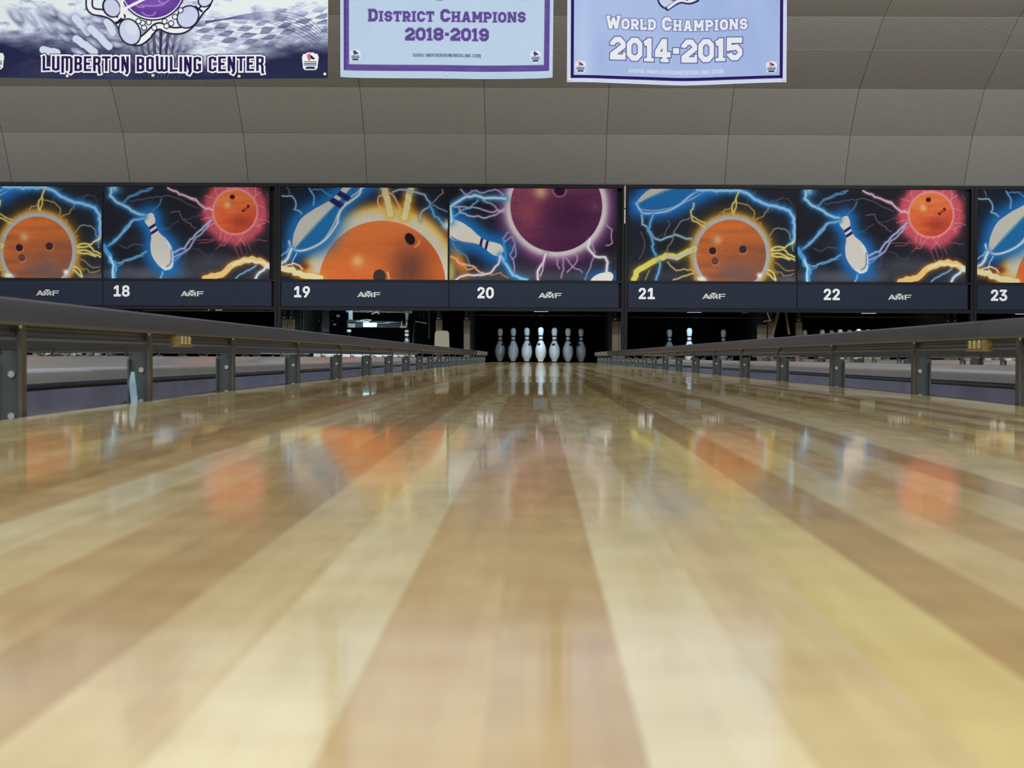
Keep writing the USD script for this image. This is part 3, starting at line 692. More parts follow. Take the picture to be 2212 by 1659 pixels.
def art_purple():
    p = Paint(970, 408, 1329, 606, STEP, (22, 20, 30)); c = q(950, 380, 5.53)
    p.smoke(2)
    p.blob(1150, 596, 170, 18, (66, 72, 82), .85); p.blob(990, 560, 14, 46, (206, 120, 30), .9, -.35); p.blob(974, 590, 10, 40, (206, 180, 90), .7)
    p.ball(1199, 446, 98.5, (66, 30, 66), (130, 62, 84), (58, 24, 56), (188, 180, 184), 13, (104, 66, 104), 17, (56, 26, 60), 20, hi=(1165, 416, 15, (206, 176, 130)), dk=(1225, 470, 60, 60), seed=9)
    p.blob(1140, 460, 26, 40, (150, 76, 74), .45); p.blob(1281, 446, 6, 8, (96, 56, 100), .8)
    p.disc(1206, 412, 11, 12, (38, 16, 34)); p.bolt(c((1330, 180), (1360, 240), (1420, 260), (1480, 230), (1495, 180)), 1.4, (150, 90, 120), seed=1, amp=.2)
    p.pin(c((60, 600))[0], c((520, 815))[0], [(-.1, 16), (.1, 20), (.3, 21), (.55, 18), (.8, 11), (.98, 8.5), (1.08, 9), (1.2, 12), (1.35, 13.5), (1.44, 10), (1.49, 5)], (196, 192, 184), (22, 100, 168), 24, .95, bands=(.93, 1.07), bandw=.03)
    p.bolt(c((130, 740), (240, 800), (400, 815), (500, 850)), 1.2, (40, 60, 110), seed=2, amp=.4)
    p.bolt(c((130, 560), (120, 380), (220, 310), (300, 260), (410, 240), (520, 280), (640, 270), (770, 280)), 3.0, (170, 200, 214), (40, 120, 180), 9, .8, seed=3, amp=.9)
    p.bolt(c((240, 170), (310, 240), (380, 190), (520, 210), (650, 170), (700, 190), (750, 240)), 1.7, (150, 140, 170), seed=4)
    p.bolt(c((170, 380), (300, 380), (430, 390), (560, 430), (640, 440), (760, 400)), 1.8, (160, 150, 180), seed=5); p.bolt(c((450, 300), (360, 380), (230, 440), (170, 490)), 1.8, (90, 160, 200), seed=6)
    p.bolt(c((220, 390), (240, 450), (360, 490), (540, 510), (660, 470), (760, 430)), 1.9, (166, 156, 186), seed=7); p.bolt(c((510, 300), (640, 360), (680, 410), (760, 400)), 1.5, (160, 150, 180), seed=8)
    p.bolt(c((720, 960), (800, 1080), (870, 1190), (1030, 1245)), 3.6, (120, 180, 214), (24, 100, 160), 9, .8, seed=9, amp=.8)
    p.bolt(c((710, 970), (690, 1060), (600, 1165), (490, 1190), (330, 1185), (240, 1210), (190, 1250)), 2.4, (206, 196, 196), seed=10, amp=.9)
    p.bolt(c((130, 970), (230, 1050), (380, 1080), (480, 1160), (520, 1165)), 1.8, (220, 160, 130), seed=11); p.bolt(c((200, 1030), (320, 1130), (400, 1110)), 1.3, (220, 150, 120), seed=12)
    p.bolt(c((150, 780), (190, 890), (320, 980), (350, 1060)), 1.3, (80, 130, 180), seed=13); p.bolt(c((600, 1190), (720, 1160), (810, 1220)), 1.2, (180, 120, 100), seed=14)
    p.bolt(c((760, 770), (760, 850), (780, 960), (770, 1030)), 1.8, (60, 140, 200), seed=15)
    for a, sd in ((((740, 760), (790, 690), (810, 680)), 20), (((770, 790), (850, 730), (880, 790), (890, 830)), 21), (((890, 830), (830, 940), (880, 1060), (880, 1160)), 22), (((890, 850), (900, 960), (860, 1000)), 23), (((1380, 970), (1390, 1060), (1420, 1110)), 24), (((1460, 970), (1470, 1120), (1440, 1220)), 25),
                  (((1480, 980), (1580, 1090), (1690, 1150)), 26), (((1610, 930), (1630, 1010), (1570, 1090), (1510, 1150)), 27), (((1960, 570), (2040, 640), (2030, 740), (2045, 800), (1970, 830)), 28), (((1800, 770), (1820, 860), (1840, 920)), 29), (((1830, 960), (1790, 1080), (1740, 1200), (1720, 1240)), 30)):
        p.bolt(c(*a), 1.4, (160, 130, 170), seed=sd)
    p.bolt(c((1255, 930), (1230, 1030), (1160, 1140), (1165, 1250)), 2.4, (214, 206, 216), (110, 70, 110), 6, .5, seed=31, amp=.8); p.bolt(c((1230, 1060), (1220, 1130), (1190, 1200)), 1.2, (190, 180, 200), seed=32)
    p.blob(1300, 600, 34, 18, (24, 100, 170), .95); p.bolt(c((1780, 760), (1755, 860), (1840, 960), (1960, 970), (1990, 1030), (1975, 1150)), 3.2, (206, 206, 212), seed=33, amp=.7)
    p.disc(1297, 604, 26, 14, (206, 204, 198), 1, -.35); p.disc(1312, 596, 10, 9, (206, 204, 198))
    p.grain(.05, 2); return p
def art_gold():
    p = Paint(1350, 410, 1716, 609, STEP, (26, 29, 38)); c = q(1330, 380, 5.53)
    p.smoke(3)
    p.blob(1430, 600, 90, 26, (56, 56, 62), .7); p.blob(1700, 605, 40, 10, (90, 92, 98), .8)
    p.pin(c((215, 370))[0], c((1100, 60))[0], [(-.01, 6), (.04, 12), (.2, 24), (.45, 30), (.7, 26), (1, 16)], (166, 164, 156), (22, 96, 168), 22, .95, bands=(), blue=(24, 92, 150), split=-.35)
    p.bolt(c((205, 340), (260, 440), (300, 465), (460, 455), (600, 430), (740, 350), (860, 240), (960, 190), (1120, 180)), 2.2, (150, 180, 210), (30, 100, 170), 6, .6, seed=1, amp=.4)
    p.bolt(c((940, 175), (1250, 185), (1440, 180), (1540, 215), (1640, 290), (1760, 340), (1900, 370), (2050, 420), (2110, 510), (2115, 760), (2090, 810)), 3.8, (126, 176, 214), (26, 96, 164), 10, .9, seed=2, amp=.8)
    p.ball(1575, 551.8, 76, (120, 74, 56), (186, 98, 44), (104, 80, 78), (152, 156, 164), 10, (176, 130, 44), 9, (72, 56, 26), 16, hi=(1545, 520, 9, (196, 168, 130)), dk=(1590, 590, 46, 24), seed=5)
    for x, y, r, cc in ((1534.5, 543.5, 8, (46, 26, 34)), (1600.5, 540, 8.4, (54, 34, 40)), (1540, 565.5, 8, (92, 56, 54))):
        p.disc(x + .8, y + 1.6, r + .8, r + .8, (196, 124, 84), .8); p.disc(x, y, r, r, cc)
    p.bolt(c((180, 1250), (210, 1160), (330, 1085), (460, 1010), (570, 960), (700, 985), (800, 930), (910, 880)), 6.0, (198, 188, 84), (150, 140, 50), 9, .7, seed=3, amp=.9)
    p.bolt(c((560, 965), (700, 990), (820, 930), (920, 880)), 3.6, (176, 170, 160), seed=4)
    p.bolt(c((270, 480), (280, 590), (380, 680), (430, 760), (500, 780), (680, 710), (760, 740), (880, 760)), 1.9, (150, 170, 170), (30, 90, 150), 4, .5, seed=5); p.bolt(c((410, 480), (370, 580), (370, 700), (400, 860), (450, 960)), 2.3, (90, 150, 200), (24, 80, 140), 5, .6, seed=6)
    p.bolt(c((490, 1040), (480, 1170), (450, 1250)), 2.3, (100, 160, 200), (24, 80, 140), 5, .6, seed=7); p.bolt(c((900, 340), (870, 490), (940, 560), (1030, 610)), 1.9, (196, 180, 100), seed=8); p.bolt(c((880, 490), (960, 540), (1040, 570)), 1.5, (196, 180, 100), seed=9)
    p.bolt(c((870, 500), (740, 560), (660, 680), (650, 770), (590, 850), (590, 940)), 1.3, (120, 112, 96), seed=10); p.bolt(c((590, 540), (600, 620), (540, 730)), 1, (90, 90, 96), seed=11); p.bolt(c((260, 680), (310, 830), (290, 930), (240, 1000)), 1, (90, 84, 90), seed=12)
    p.bolt(c((590, 1040), (690, 1140), (780, 1120), (900, 1145)), 1.4, (190, 166, 110), seed=13); p.bolt(c((660, 1250), (830, 1195), (910, 1170)), 1.6, (196, 170, 110), seed=14); p.bolt(c((320, 1250), (370, 1140)), 1.2, (150, 140, 70), seed=15)
    p.bolt(c((1440, 200), (1400, 310), (1360, 380), (1380, 460)), 2.0, (196, 184, 96), seed=16); p.bolt(c((1410, 300), (1410, 380), (1380, 450)), 1.6, (200, 188, 96), seed=17); p.bolt(c((1370, 370), (1270, 410), (1245, 480)), 1.2, (170, 140, 70), seed=18)
    p.bolt(c((1430, 330), (1560, 360), (1630, 430), (1615, 510)), 1.2, (170, 140, 70), seed=19); p.bolt(c((1800, 390), (1740, 490), (1630, 530)), 1.2, (150, 120, 76), seed=20); p.bolt(c((1800, 740), (1870, 640), (2000, 640), (2060, 700), (2100, 900)), 1.3, (130, 130, 110), seed=21)
    for a, sd in ((((1840, 880), (1920, 850), (2000, 865), (2110, 790)), 22), (((1840, 900), (1980, 880), (2040, 940), (2120, 975)), 23), (((1840, 940), (1940, 930), (2040, 980), (2120, 1010)), 24), (((1850, 960), (1960, 970), (2060, 1005)), 25), (((1800, 1130), (1870, 1170), (1895, 1250)), 26), (((1790, 1170), (1850, 1220), (1890, 1250)), 27)):
        p.bolt(c(*a), 1.9, (214, 200, 110), seed=sd, amp=1.2)
    for a, sd in ((((1840, 1000), (1960, 1090), (2040, 1140), (2110, 1130)), 28), (((1830, 1060), (1900, 1150), (1990, 1200), (2110, 1170)), 29), (((1850, 1100), (1920, 1180)), 30)):
        p.bolt(c(*a), 1.2, (150, 122, 70), seed=sd)
    p.tendrils(1575, 552, 84, 12, 26, 0, 6.28, (170, 134, 60), 4, .8, .6)
    p.blob(1637, 596, 5, 5, (240, 240, 236)); p.blob(1510, 604, 12, 5, (226, 220, 206), .9)
    p.grain(.05, 3); return p
def art_red():
    p = Paint(1720, 410, 2092, 610, STEP, (24, 26, 35)); c = q(1700, 380, 4.32)
    p.smoke(4)
    p.blob(1830, 600, 120, 16, (92, 96, 108), .7); p.blob(1960, 575, 80, 22, (70, 72, 84), .7); p.blob(1770, 450, 60, 40, (26, 30, 44), .7)
    r = np.hypot(p.X - 2014.8, p.Y - 463.3); wob = 1 + .03 * np.sin(13 * np.arctan2(p.Y - 463, p.X - 2015))
    p.over(.97 / (1 + np.exp((r - 73 * wob) / 5.0)), (176, 66, 82)); p.over(.6 * np.exp(-((r - 62) / 8) ** 2), (190, 84, 98))
    p.ball(2014.8, 463.3, 47.5, (186, 64, 46), (206, 118, 62), (140, 56, 42), (200, 132, 136), 4, (186, 80, 90), 6, hi=(1997, 449, 7, (214, 184, 116)), dk=(2028, 486, 22, 14), seed=7)
    p.disc(2008.5, 431.4, 5.8, 5, (56, 14, 18)); p.disc(2044, 452, 3.2, 3.6, (84, 26, 26)); p.disc(2033.5, 461.5, 3.8, 3, (84, 26, 26)); p.disc(2039, 457, 3, 2, (120, 40, 34))
    p.tendrils(2014.8, 463.3, 48, 30, 20, 0, 6.28, (206, 132, 140), 8, .8, .6); p.tendrils(2010, 463.3, 70, 34, 7, .9, 2.3, (150, 76, 90), 9, .9, .8)
    p.pin(c((712, 890))[0], c((577, 545))[0], [(-.05, 8), (.0, 11), (.2, 20), (.45, 24), (.7, 19), (.9, 10), (1.02, 8), (1.15, 8.5), (1.3, 12), (1.4, 12), (1.46, 8)], (192, 188, 182), (24, 98, 168), 20, .95, bands=(.985, 1.12), bandw=.035)
    p.bolt(c((700, 640), (750, 740), (765, 860), (720, 915), (650, 880)), 1.6, (190, 214, 232), seed=1, amp=.4); p.bolt(c((745, 720), (745, 850), (700, 880)), 1.3, (90, 110, 130), seed=2, amp=.3)
    p.blob(1747, 414, 16, 14, (30, 100, 160), .9); p.blob(1742, 414, 8, 8, (206, 206, 196), .95)
    p.bolt(c((160, 150), (150, 220), (220, 280), (330, 330), (400, 375), (480, 395)), 3.2, (136, 184, 212), (28, 96, 156), 8, .8, seed=3, amp=1)
    p.bolt(c((480, 425), (390, 440), (310, 510), (230, 610), (130, 690)), 2.6, (104, 160, 200), (26, 84, 140), 6, .7, seed=4); p.bolt(c((370, 450), (280, 560), (200, 650)), 1.6, (110, 160, 200), seed=5)
    p.bolt(c((270, 290), (320, 240), (420, 200), (560, 140)), 1.9, (70, 130, 176), seed=6); p.bolt(c((300, 270), (330, 220), (540, 140)), 1.3, (60, 116, 160), seed=7)
    p.bolt(c((90, 690), (150, 780), (195, 850), (185, 940), (190, 995)), 5.0, (70, 140, 190), (24, 92, 150), 10, .9, seed=8); p.bolt(c((150, 790), (185, 870), (180, 990)), 1.8, (190, 216, 228), seed=9)
    p.bolt(c((230, 850), (380, 800), (500, 740)), 1.9, (100, 160, 200), seed=10); p.bolt(c((220, 880), (330, 830), (480, 780)), 1.3, (80, 130, 170), seed=11)
    p.bolt(c((760, 750), (870, 710), (930, 620), (1050, 510), (1130, 440)), 2.2, (150, 170, 214), seed=12); p.bolt(c((770, 790), (890, 730), (960, 640), (1060, 540), (1110, 470)), 2.0, (150, 150, 190), seed=13)
    p.bolt(c((760, 830), (830, 780), (880, 720)), 1.4, (90, 140, 190), seed=14)
    p.bolt(c((710, 140), (820, 200), (980, 245), (1040, 310), (1140, 345)), 2.2, (206, 170, 186), seed=15); p.bolt(c((760, 170), (900, 225), (1000, 270), (1080, 340)), 1.6, (196, 150, 170), seed=16)
    p.bolt(c((560, 370), (610, 320), (650, 240)), 1.5, (60, 110, 150), seed=17); p.bolt(c((340, 260), (500, 240), (700, 210), (850, 260), (1000, 330)), 1, (86, 78, 90), seed=18); p.bolt(c((740, 370), (820, 360), (850, 430), (980, 520)), 1, (110, 84, 100), seed=19)
    p.bolt(c((1070, 990), (1230, 955), (1340, 860), (1450, 815), (1600, 820), (1690, 870)), 6.5, (216, 178, 110), (190, 110, 30), 9, .9, seed=20, amp=1); p.bolt(c((1340, 860), (1460, 820), (1600, 830), (1680, 870)), 3, (226, 206, 166), seed=21)
    p.bolt(c((1690, 870), (1600, 930), (1560, 990)), 3.4, (190, 206, 220), seed=22); p.bolt(c((1560, 870), (1440, 940), (1370, 985)), 1.8, (110, 160, 200), seed=23)
    p.bolt(c((660, 930), (640, 990)), 1.8, (110, 170, 210), seed=24); p.bolt(c((240, 680), (320, 710), (380, 670), (470, 680)), 1, (80, 80, 92), seed=25)
    p.grain(.05, 4); return p

# ------------------------------------------------------------------ masking units
YM, MP = 16.70, 3.44
ZA0, ZA1, ZB0 = .815, 1.725, .555                   # print bottom, print top, number band bottom
GAIN_ART = 1.4
def art_mesh(p, w):
    P, F, C = p.mesh(lambda u, v: np.stack([u * w, np.zeros_like(u), ZA1 + (ZA0 - ZA1) * v], -1), GAIN_ART)
    return P, F, C
ART = {'orange': art_orange(), 'purple': art_purple(), 'gold': art_gold(), 'red': art_red()}
ART_DONE = {}
DESC = {'orange': 'print of a blue pin and a big orange ball', 'purple': 'print of a purple ball and a tilted pin', 'gold': 'print of a brown-gold ball with yellow lightning', 'red': 'print of a small red ball and a white pin'}
def art_part(kind, w, x, parent):
    """printed panel: a thin board whose face carries the print; a later panel of the same print refers to the first"""
    if kind not in ART_DONE:
        P, F, C = art_mesh(ART[kind], w)
        P = P + np.array([x, -.002, 0])
        pr = paint_obj('art_panel', P, F, C, M['art'], parent)
        ART_DONE[kind] = (P - np.array([x, 0, 0]), F, C)
    else:
        P, F, C = ART_DONE[kind]
        pr = paint_obj('art_panel', P + np.array([x, 0, 0]), F, C, M['art'], parent)
    tag(pr, DESC[kind])
    obj('art_backing', bx(x - .002, x + w + .002, 0, .012, ZA0 - .002, ZA1 + .002), M['frame'], parent, smooth=False)
def amf_logo(h):
    """letters A, M with a small fan above, and F"""
    A = Polygon([(0, 0), (.16, 0), (.26, .10), (.74, .10), (.80, 0), (1.30, 0), (1.10, .14), (.72, .82), (.50, .82)], [[(.42, .28), (.76, .28), (.62, .52)]])
    A = Polygon([(-.05, 0), (.20, 0), (.34, .14), (.72, .14), (.86, 0), (1.32, 0), (.70, .84), (.50, .84)], [[(.46, .30), (.70, .30), (.58, .50)]])
    Mm = Polygon([(1.18, .22), (1.38, .0), (1.46, .0), (1.44, .36), (1.72, .0), (1.86, .0), (2.16, .36), (2.16, 0), (2.42, 0), (2.42, .74), (2.22, .74), (1.80, .30), (1.38, .74), (1.14, .74)])
    fan = Polygon([(1.36, .90), (1.44, .98), (2.10, .98), (2.20, .88), (1.80, .46), (1.80, .44)])
    Fm = unary_union([Polygon([(2.58, 0), (2.86, 0), (2.86, .82), (2.58, .82)]), Polygon([(2.6, .66), (3.66, .66), (3.72, .82), (2.6, .82)]), Polygon([(2.6, .34), (3.56, .34), (3.60, .50), (2.6, .50)]), Polygon([(2.58, 0), (2.96, 0), (2.86, .12), (2.58, .12)])])
    return affinity.scale(unary_union([A, Mm.buffer(0), fan, Fm]), h, h, origin=(0, 0))
def digits(txt, h):
    m_ = meshkit.text_mesh(txt, h, .006, bold=True)
    v = m_.vertices.copy(); m_.vertices = np.stack([v[:, 0], -v[:, 2], v[:, 1]], 1)
    m_.apply_scale([.94, 1, .96]); m_.fix_normals()
    return cat([m_.copy().apply_translation([.0032 * math.cos(a), .0002 * i, .0032 * math.sin(a)]) for i, a in enumerate(np.arange(8) * math.pi / 4)])
SHORT = {'gold': 'gold ball and red ball prints', 'orange': 'orange ball and purple ball prints'}
SIDE = {-1: 'the left edge', 0: 'the centre', 1: 'the right of centre', 2: 'the right edge'}
UNITS = [(-1, 17, ('gold', 'red'), {17: (None, 1.04), 18: (1.80, 2.48)}), (0, 19, ('orange', 'purple'), {19: (.155, .795), 20: (1.975, 2.59)}),
         (1, 21, ('gold', 'red'), {21: (.13, .77), 22: (1.955, 2.60)}), (2, 23, ('orange', 'purple'), {23: (.16, .80), 24: (1.975, 2.59)})]
for k, n, arts, marks in UNITS:
    x0 = -2.62 + k * MP
    t = thing('masking_unit', f'dark lane-number masking panel with {SHORT[arts[0]]} at {SIDE[k]}', 'masking unit', (x0, YM, 0), group='masking units')
    w1 = 1.655
    fr = [bx(.0, .030, -.012, .10, .13, 1.765), bx(MP - .030, MP - .004, -.012, .10, .13, 1.765), bx(.03, MP - .03, -.012, .06, ZA1 + .004, 1.765),
          bx(.03, MP - .03, -.008, .05, ZA0 - .022, ZA0 - .003), bx(.03, MP - .03, -.012, .05, ZB0 - .045, ZB0 - .012), bx(.032 + w1 + .002, .032 + w1 + .012, -.006, .02, ZA0, ZA1 + .004)]
    obj('frame', cat(fr), M['frame'], t, smooth=False)
    obj('leg', bx(.001, .028, .02, .09, .065, .13), M['frame'], t, smooth=False)
    obj('backboard', bx(.031, MP - .031, .062, .09, ZB0 - .03, 1.76), M['frame'], t, smooth=False)
    art_part(arts[0], w1, .034, t)
    art_part(arts[1], w1, .034 + w1 + .016, t)
    for j, nn in enumerate((n, n + 1)):
        xa = .034 + j * (w1 + .016)
        obj('number_band', rbx(xa, xa + w1 + (.012 if j == 0 else .022), -.008, .03, ZB0 - .010, ZA0 - .024, .003), M['band'], t)
        xn, xl = marks[nn]
        if xn is not None:
            obj('lane_number', digits(str(nn), .104).apply_translation([xn, -.0075, .640]), M['number'], t, smooth=False, label=f'white number {nn}')
        obj('logo', extrude_xz(amf_logo(.062), 0, .005).apply_translation([xl, -.012, .640]), M['logo'], t, smooth=False, label='silver letters AMF')
# bare light strips on the post between two units
tt = thing('edge_strip', 'narrow pale metal strip on the post right of the purple ball print', 'strip', (-2.62 + MP - .002, YM - .016, 0))
obj('strip', cat([bx(-.006, .006, 0, .004, 1.53, 1.755), bx(-.006, .006, 0, .004, 1.38, 1.52)]), M['rail_end'], tt, smooth=False)

# ------------------------------------------------------------------ lettering for the banners
def block(ch, t=.24):
    """one slab-serif college letter, 1 unit tall; returns polygon and width"""
    w = {'I': .46, '1': .52, '-': .44, 'M': 1.02, 'W': 1.12, 'L': .68, 'N': .92, 'H': .90, 'A': .94, 'T': .78, '.': .3}.get(ch, .80)
    Lx, Rx, B, T, c, md = t / 2, w - t / 2, t / 2, 1 - t / 2, .17, .5
    S, ser, polys = [], [], []
    o = [(Lx, B + c), (Lx, T - c), (Lx + c, T), (Rx - c, T), (Rx, T - c), (Rx, B + c), (Rx - c, B), (Lx + c, B), (Lx, B + c), (Lx, T - c)]
    sb = lambda x, y, hw=.21: ser.append(sbox(x - hw, y - .075, x + hw, y + .075))
    if ch in 'O0': S = [o]
    elif ch == 'D': S = [[(Lx + .06, B), (Lx + .06, T), (Rx - c, T), (Rx, T - c), (Rx, B + c), (Rx - c, B), (Lx + .06, B), (Lx + .06, T)]]; sb(Lx + .06, .075, .18); sb(Lx + .06, .925, .18)
    elif ch == 'C': S = [[(Rx, .66), (Rx, T - c), (Rx - c, T), (Lx + c, T), (Lx, T - c), (Lx, B + c), (Lx + c, B), (Rx - c, B), (Rx, B + c), (Rx, .34)]]
    elif ch == 'I': S = [[(w / 2, 0), (w / 2, 1)]]; sb(w / 2, .075, w / 2); sb(w / 2, .925, w / 2)
    elif ch == '1': S = [[(w / 2 + .02, 0), (w / 2 + .02, 1)], [(w / 2, .86), (.02, .76)]]; sb(w / 2 + .02, .075, w / 2)
    elif ch == 'S': S = [[(Rx, .68), (Rx, T - c), (Rx - c, T), (Lx + c, T), (Lx, T - c), (Lx, md + c), (Lx + c * .7, md), (Rx - c * .7, md), (Rx, md - c), (Rx, B + c), (Rx - c, B), (Lx + c, B), (Lx, B + c), (Lx, .32)]]
    elif ch == 'T': S = [[(w / 2, 0), (w / 2, 1)], [(0, T), (w, T)]]; sb(w / 2, .075); ser += [sbox(0, .64, .13, 1), sbox(w - .13, .64, w, 1)]
    elif ch in 'PR':
        S = [[(Lx + .06, 0), (Lx + .06, 1)], [(Lx + .06, T), (Rx - c, T), (Rx, T - c), (Rx, md + .04), (Rx - c * .6, md - .04), (Lx, md - .04)]]; sb(Lx + .06, .075); sb(Lx + .06, .925, .18)
        if ch == 'R': S.append([(w * .5, md), (Rx, 0)]); sb(Rx - .01, .075, .15)
    elif ch == 'H': S = [[(Lx + .07, 0), (Lx + .07, 1)], [(Rx - .07, 0), (Rx - .07, 1)], [(Lx, .5), (Rx, .5)]]; [sb(x, y) for x in (Lx + .07, Rx - .07) for y in (.075, .925)]
    elif ch == 'A': S = [[(Lx + .06, 0), (w / 2 - .03, 1)], [(Rx - .06, 0), (w / 2 + .03, 1)], [(w * .25, .3), (w * .75, .3)]]; sb(Lx + .06, .075, .18); sb(Rx - .06, .075, .18)
    elif ch == 'M': S = [[(Lx + .06, 0), (Lx + .06, 1)], [(Rx - .06, 0), (Rx - .06, 1)], [(Lx + .06, 1), (w / 2, .3)], [(Rx - .06, 1), (w / 2, .3)]]; [sb(x, y, .18) for x in (Lx + .06, Rx - .06) for y in (.075, .925)]
    elif ch == 'N': S = [[(Lx + .06, 0), (Lx + .06, 1)], [(Rx - .06, 0), (Rx - .06, 1)], [(Lx + .06, 1), (Rx - .06, 0)]]; sb(Lx + .06, .075, .18); sb(Lx + .06, .925, .18); sb(Rx - .06, .925, .18)
    elif ch == 'W': S = [[(.10, 1), (w * .3, 0)], [(w * .3, 0), (w * .5, .85)], [(w * .5, .85), (w * .7, 0)], [(w * .7, 0), (w - .10, 1)]]; sb(.14, .925, .18); sb(w - .14, .925, .18)
    elif ch == 'L': S = [[(Lx + .06, 0), (Lx + .06, 1)], [(Lx, B), (w, B)]]; sb(Lx + .06, .925); ser.append(sbox(w - .13, 0, w, .36))
    elif ch == '2': S = [[(Lx, .64), (Lx, T - c), (Lx + c, T), (Rx - c, T), (Rx, T - c), (Rx, .60), (Lx, .22), (Lx, B), (w, B)]]; ser.append(sbox(w - .13, 0, w, .34))
    elif ch == '4': S = [[(w * .62, 0), (w * .62, 1)], [(w * .60, .97), (.08, .40)], [(.0, .33), (w, .33)]]; sb(w * .62, .075)
    elif ch == '5': S = [[(w - .02, T), (Lx, T), (Lx, .54), (Rx - c, .58), (Rx, .58 - c), (Rx, B + c), (Rx - c, B), (Lx + c, B), (Lx, B + c), (Lx, .30)]]
    elif ch == '8': S = [[(Lx, B + c * .7), (Lx, md - .14), (Lx + .1, md), (Lx, md + .14), (Lx, T - c * .7), (Lx + c, T), (Rx - c, T), (Rx, T - c * .7), (Rx, md + .14), (Rx - .1, md), (Rx, md - .14), (Rx, B + c * .7), (Rx - c, B), (Lx + c, B), (Lx, B + c * .7)], [(Lx + .05, md), (Rx - .05, md)]]
    elif ch == '9': S = [[(Rx, md), (Lx + c, md - .05), (Lx, md + .1), (Lx, T - c), (Lx + c, T), (Rx - c, T), (Rx, T - c), (Rx, B + c), (Rx - c, B), (Lx + c, B), (Lx, B + c), (Lx, .30)]]
    elif ch == '-': polys = [sbox(.06, .38, w - .06, .62)]
    g = unary_union([LineString(x).buffer(t / 2, cap_style='flat', join_style='mitre', mitre_limit=2) for x in S] + ser + polys)
    return g.intersection(sbox(0, 0, w, 1)), w
def slim(ch, t=.15):
    """tall narrow letters with fang-like feet"""
    w = {'I': .16, 'M': .66, 'W': .70, '.': .18}.get(ch, .44); Lx, Rx, c = t / 2, w - t / 2, .12; S = []
    if ch == 'L': S = [[(Lx - .04, 1), (Lx, .9), (Lx, t / 2), (w, t / 2 + .02)]]
    elif ch == 'U': S = [[(Lx, 1), (Lx, c), (Lx + c, t / 2), (Rx - c, t / 2), (Rx, c), (Rx, 1)]]
    elif ch == 'M': S = [[(Lx, -.12), (Lx, 1)], [(w / 2, .0), (w / 2, 1)], [(Rx, 1 - c), (Rx, -.1)], [(Lx, 1 - t / 2), (Rx - c, 1 - t / 2), (Rx, 1 - c)], [(Rx, 0), (Rx - .08, -.16)]]
    elif ch == 'B': S = [[(Lx, 0), (Lx, 1)], [(Lx, 1 - t / 2), (Rx - c, 1 - t / 2), (Rx, 1 - c), (Rx, .6), (Rx - .08, .5), (Rx, .4), (Rx, c), (Rx - c, t / 2), (Lx, t / 2)], [(Lx, .5), (Rx - .08, .5)]]
    elif ch == 'E': S = [[(Rx + t / 2, 1 - t / 2), (Lx, 1 - t / 2), (Lx, t / 2), (Rx + t / 2, t / 2)], [(Lx, .5), (Rx, .5)]]
    elif ch == 'R': S = [[(Lx, 0), (Lx, 1)], [(Lx, 1 - t / 2), (Rx - c, 1 - t / 2), (Rx, 1 - c), (Rx, .6), (Rx - .08, .5), (Lx, .5)], [(Rx - .08, .5), (Rx, .3), (Rx, 0), (Rx + .04, -.18)]]
    elif ch == 'T': S = [[(w / 2, 0), (w / 2, 1)], [(-.03, 1 - t / 2), (w + .03, 1 - t / 2)]]
    elif ch in 'OD': S = [[(Lx, c), (Lx, 1 - c), (Lx + c, 1 - t / 2), (Rx - c, 1 - t / 2), (Rx, 1 - c), (Rx, c), (Rx - c, t / 2), (Lx + c, t / 2), (Lx, c), (Lx, .5)]]
    elif ch == 'N': S = [[(Lx, 0), (Lx, 1)], [(Lx, 1), (Rx, 0)], [(Rx, 1), (Rx, 0), (Rx - .1, -.18)]]
    elif ch == 'W': S = [[(Lx, 1.05), (Lx + .02, c), (Lx + c, t / 2), (w / 2, c)], [(w / 2, 1), (w / 2, c), (w / 2 + .1, t / 2), (Rx - c, t / 2), (Rx, c), (Rx, 1)]]
    elif ch == 'I': S = [[(w / 2, 0), (w / 2, 1)]]
    elif ch in 'GC':
        S = [[(Rx, .7), (Rx, 1 - c), (Rx - c, 1 - t / 2), (Lx + c, 1 - t / 2), (Lx, 1 - c), (Lx, c), (Lx + c, t / 2), (Rx - c, t / 2), (Rx, c), (Rx, .42 if ch == 'G' else .3)]]
        if ch == 'G': S.append([(w * .5, .45), (Rx + t / 2, .45)])
    elif ch == '.': return sbox(.02, 0, .16, .16), w
    return unary_union([LineString(x).buffer(t / 2, cap_style='flat', join_style='mitre', mitre_limit=2) for x in S]), w
def line_of(fn, txt, gap, space, cap=None):
    """polygons of a line of text 1 unit tall (cap: height of the letters after the first of each word)"""
    x, out, first = 0, [], True
    for ch in txt:
        if ch == ' ': x += space; first = True; continue
        g, w = fn(ch); k = 1.0 if (cap is None or first) else cap
        out.append(affinity.translate(affinity.scale(g, k, k, origin=(0, 0)), x, 0)); x += w * k + gap; first = False
    return out, x - gap
def put_text(p, polys, width, x0, x1, ytop, ybot, col, outline=None, smile=0):
    """lays a line between x0 and x1, capitals between ytop and ybot"""
    sx, sy = (x1 - x0) / width, ybot - ytop; placed = []
    for g in polys:
        cx = x0 + g.centroid.x * sx; dy = smile * (1 - ((cx - (x0 + x1) / 2) / ((x1 - x0) / 2)) ** 2)
        placed.append(affinity.affine_transform(g, [sx, 0, 0, -sy, x0, ybot + dy]))
    if outline:
        for w, c in outline:
            p.shape(unary_union([g.buffer(w, join_style='mitre', mitre_limit=2) for g in placed]), c)
    for g in placed:
        if callable(col):
            x, y = g.centroid.x, g.centroid.y; p.shape(g, col(x))
        else: p.shape(g, col)
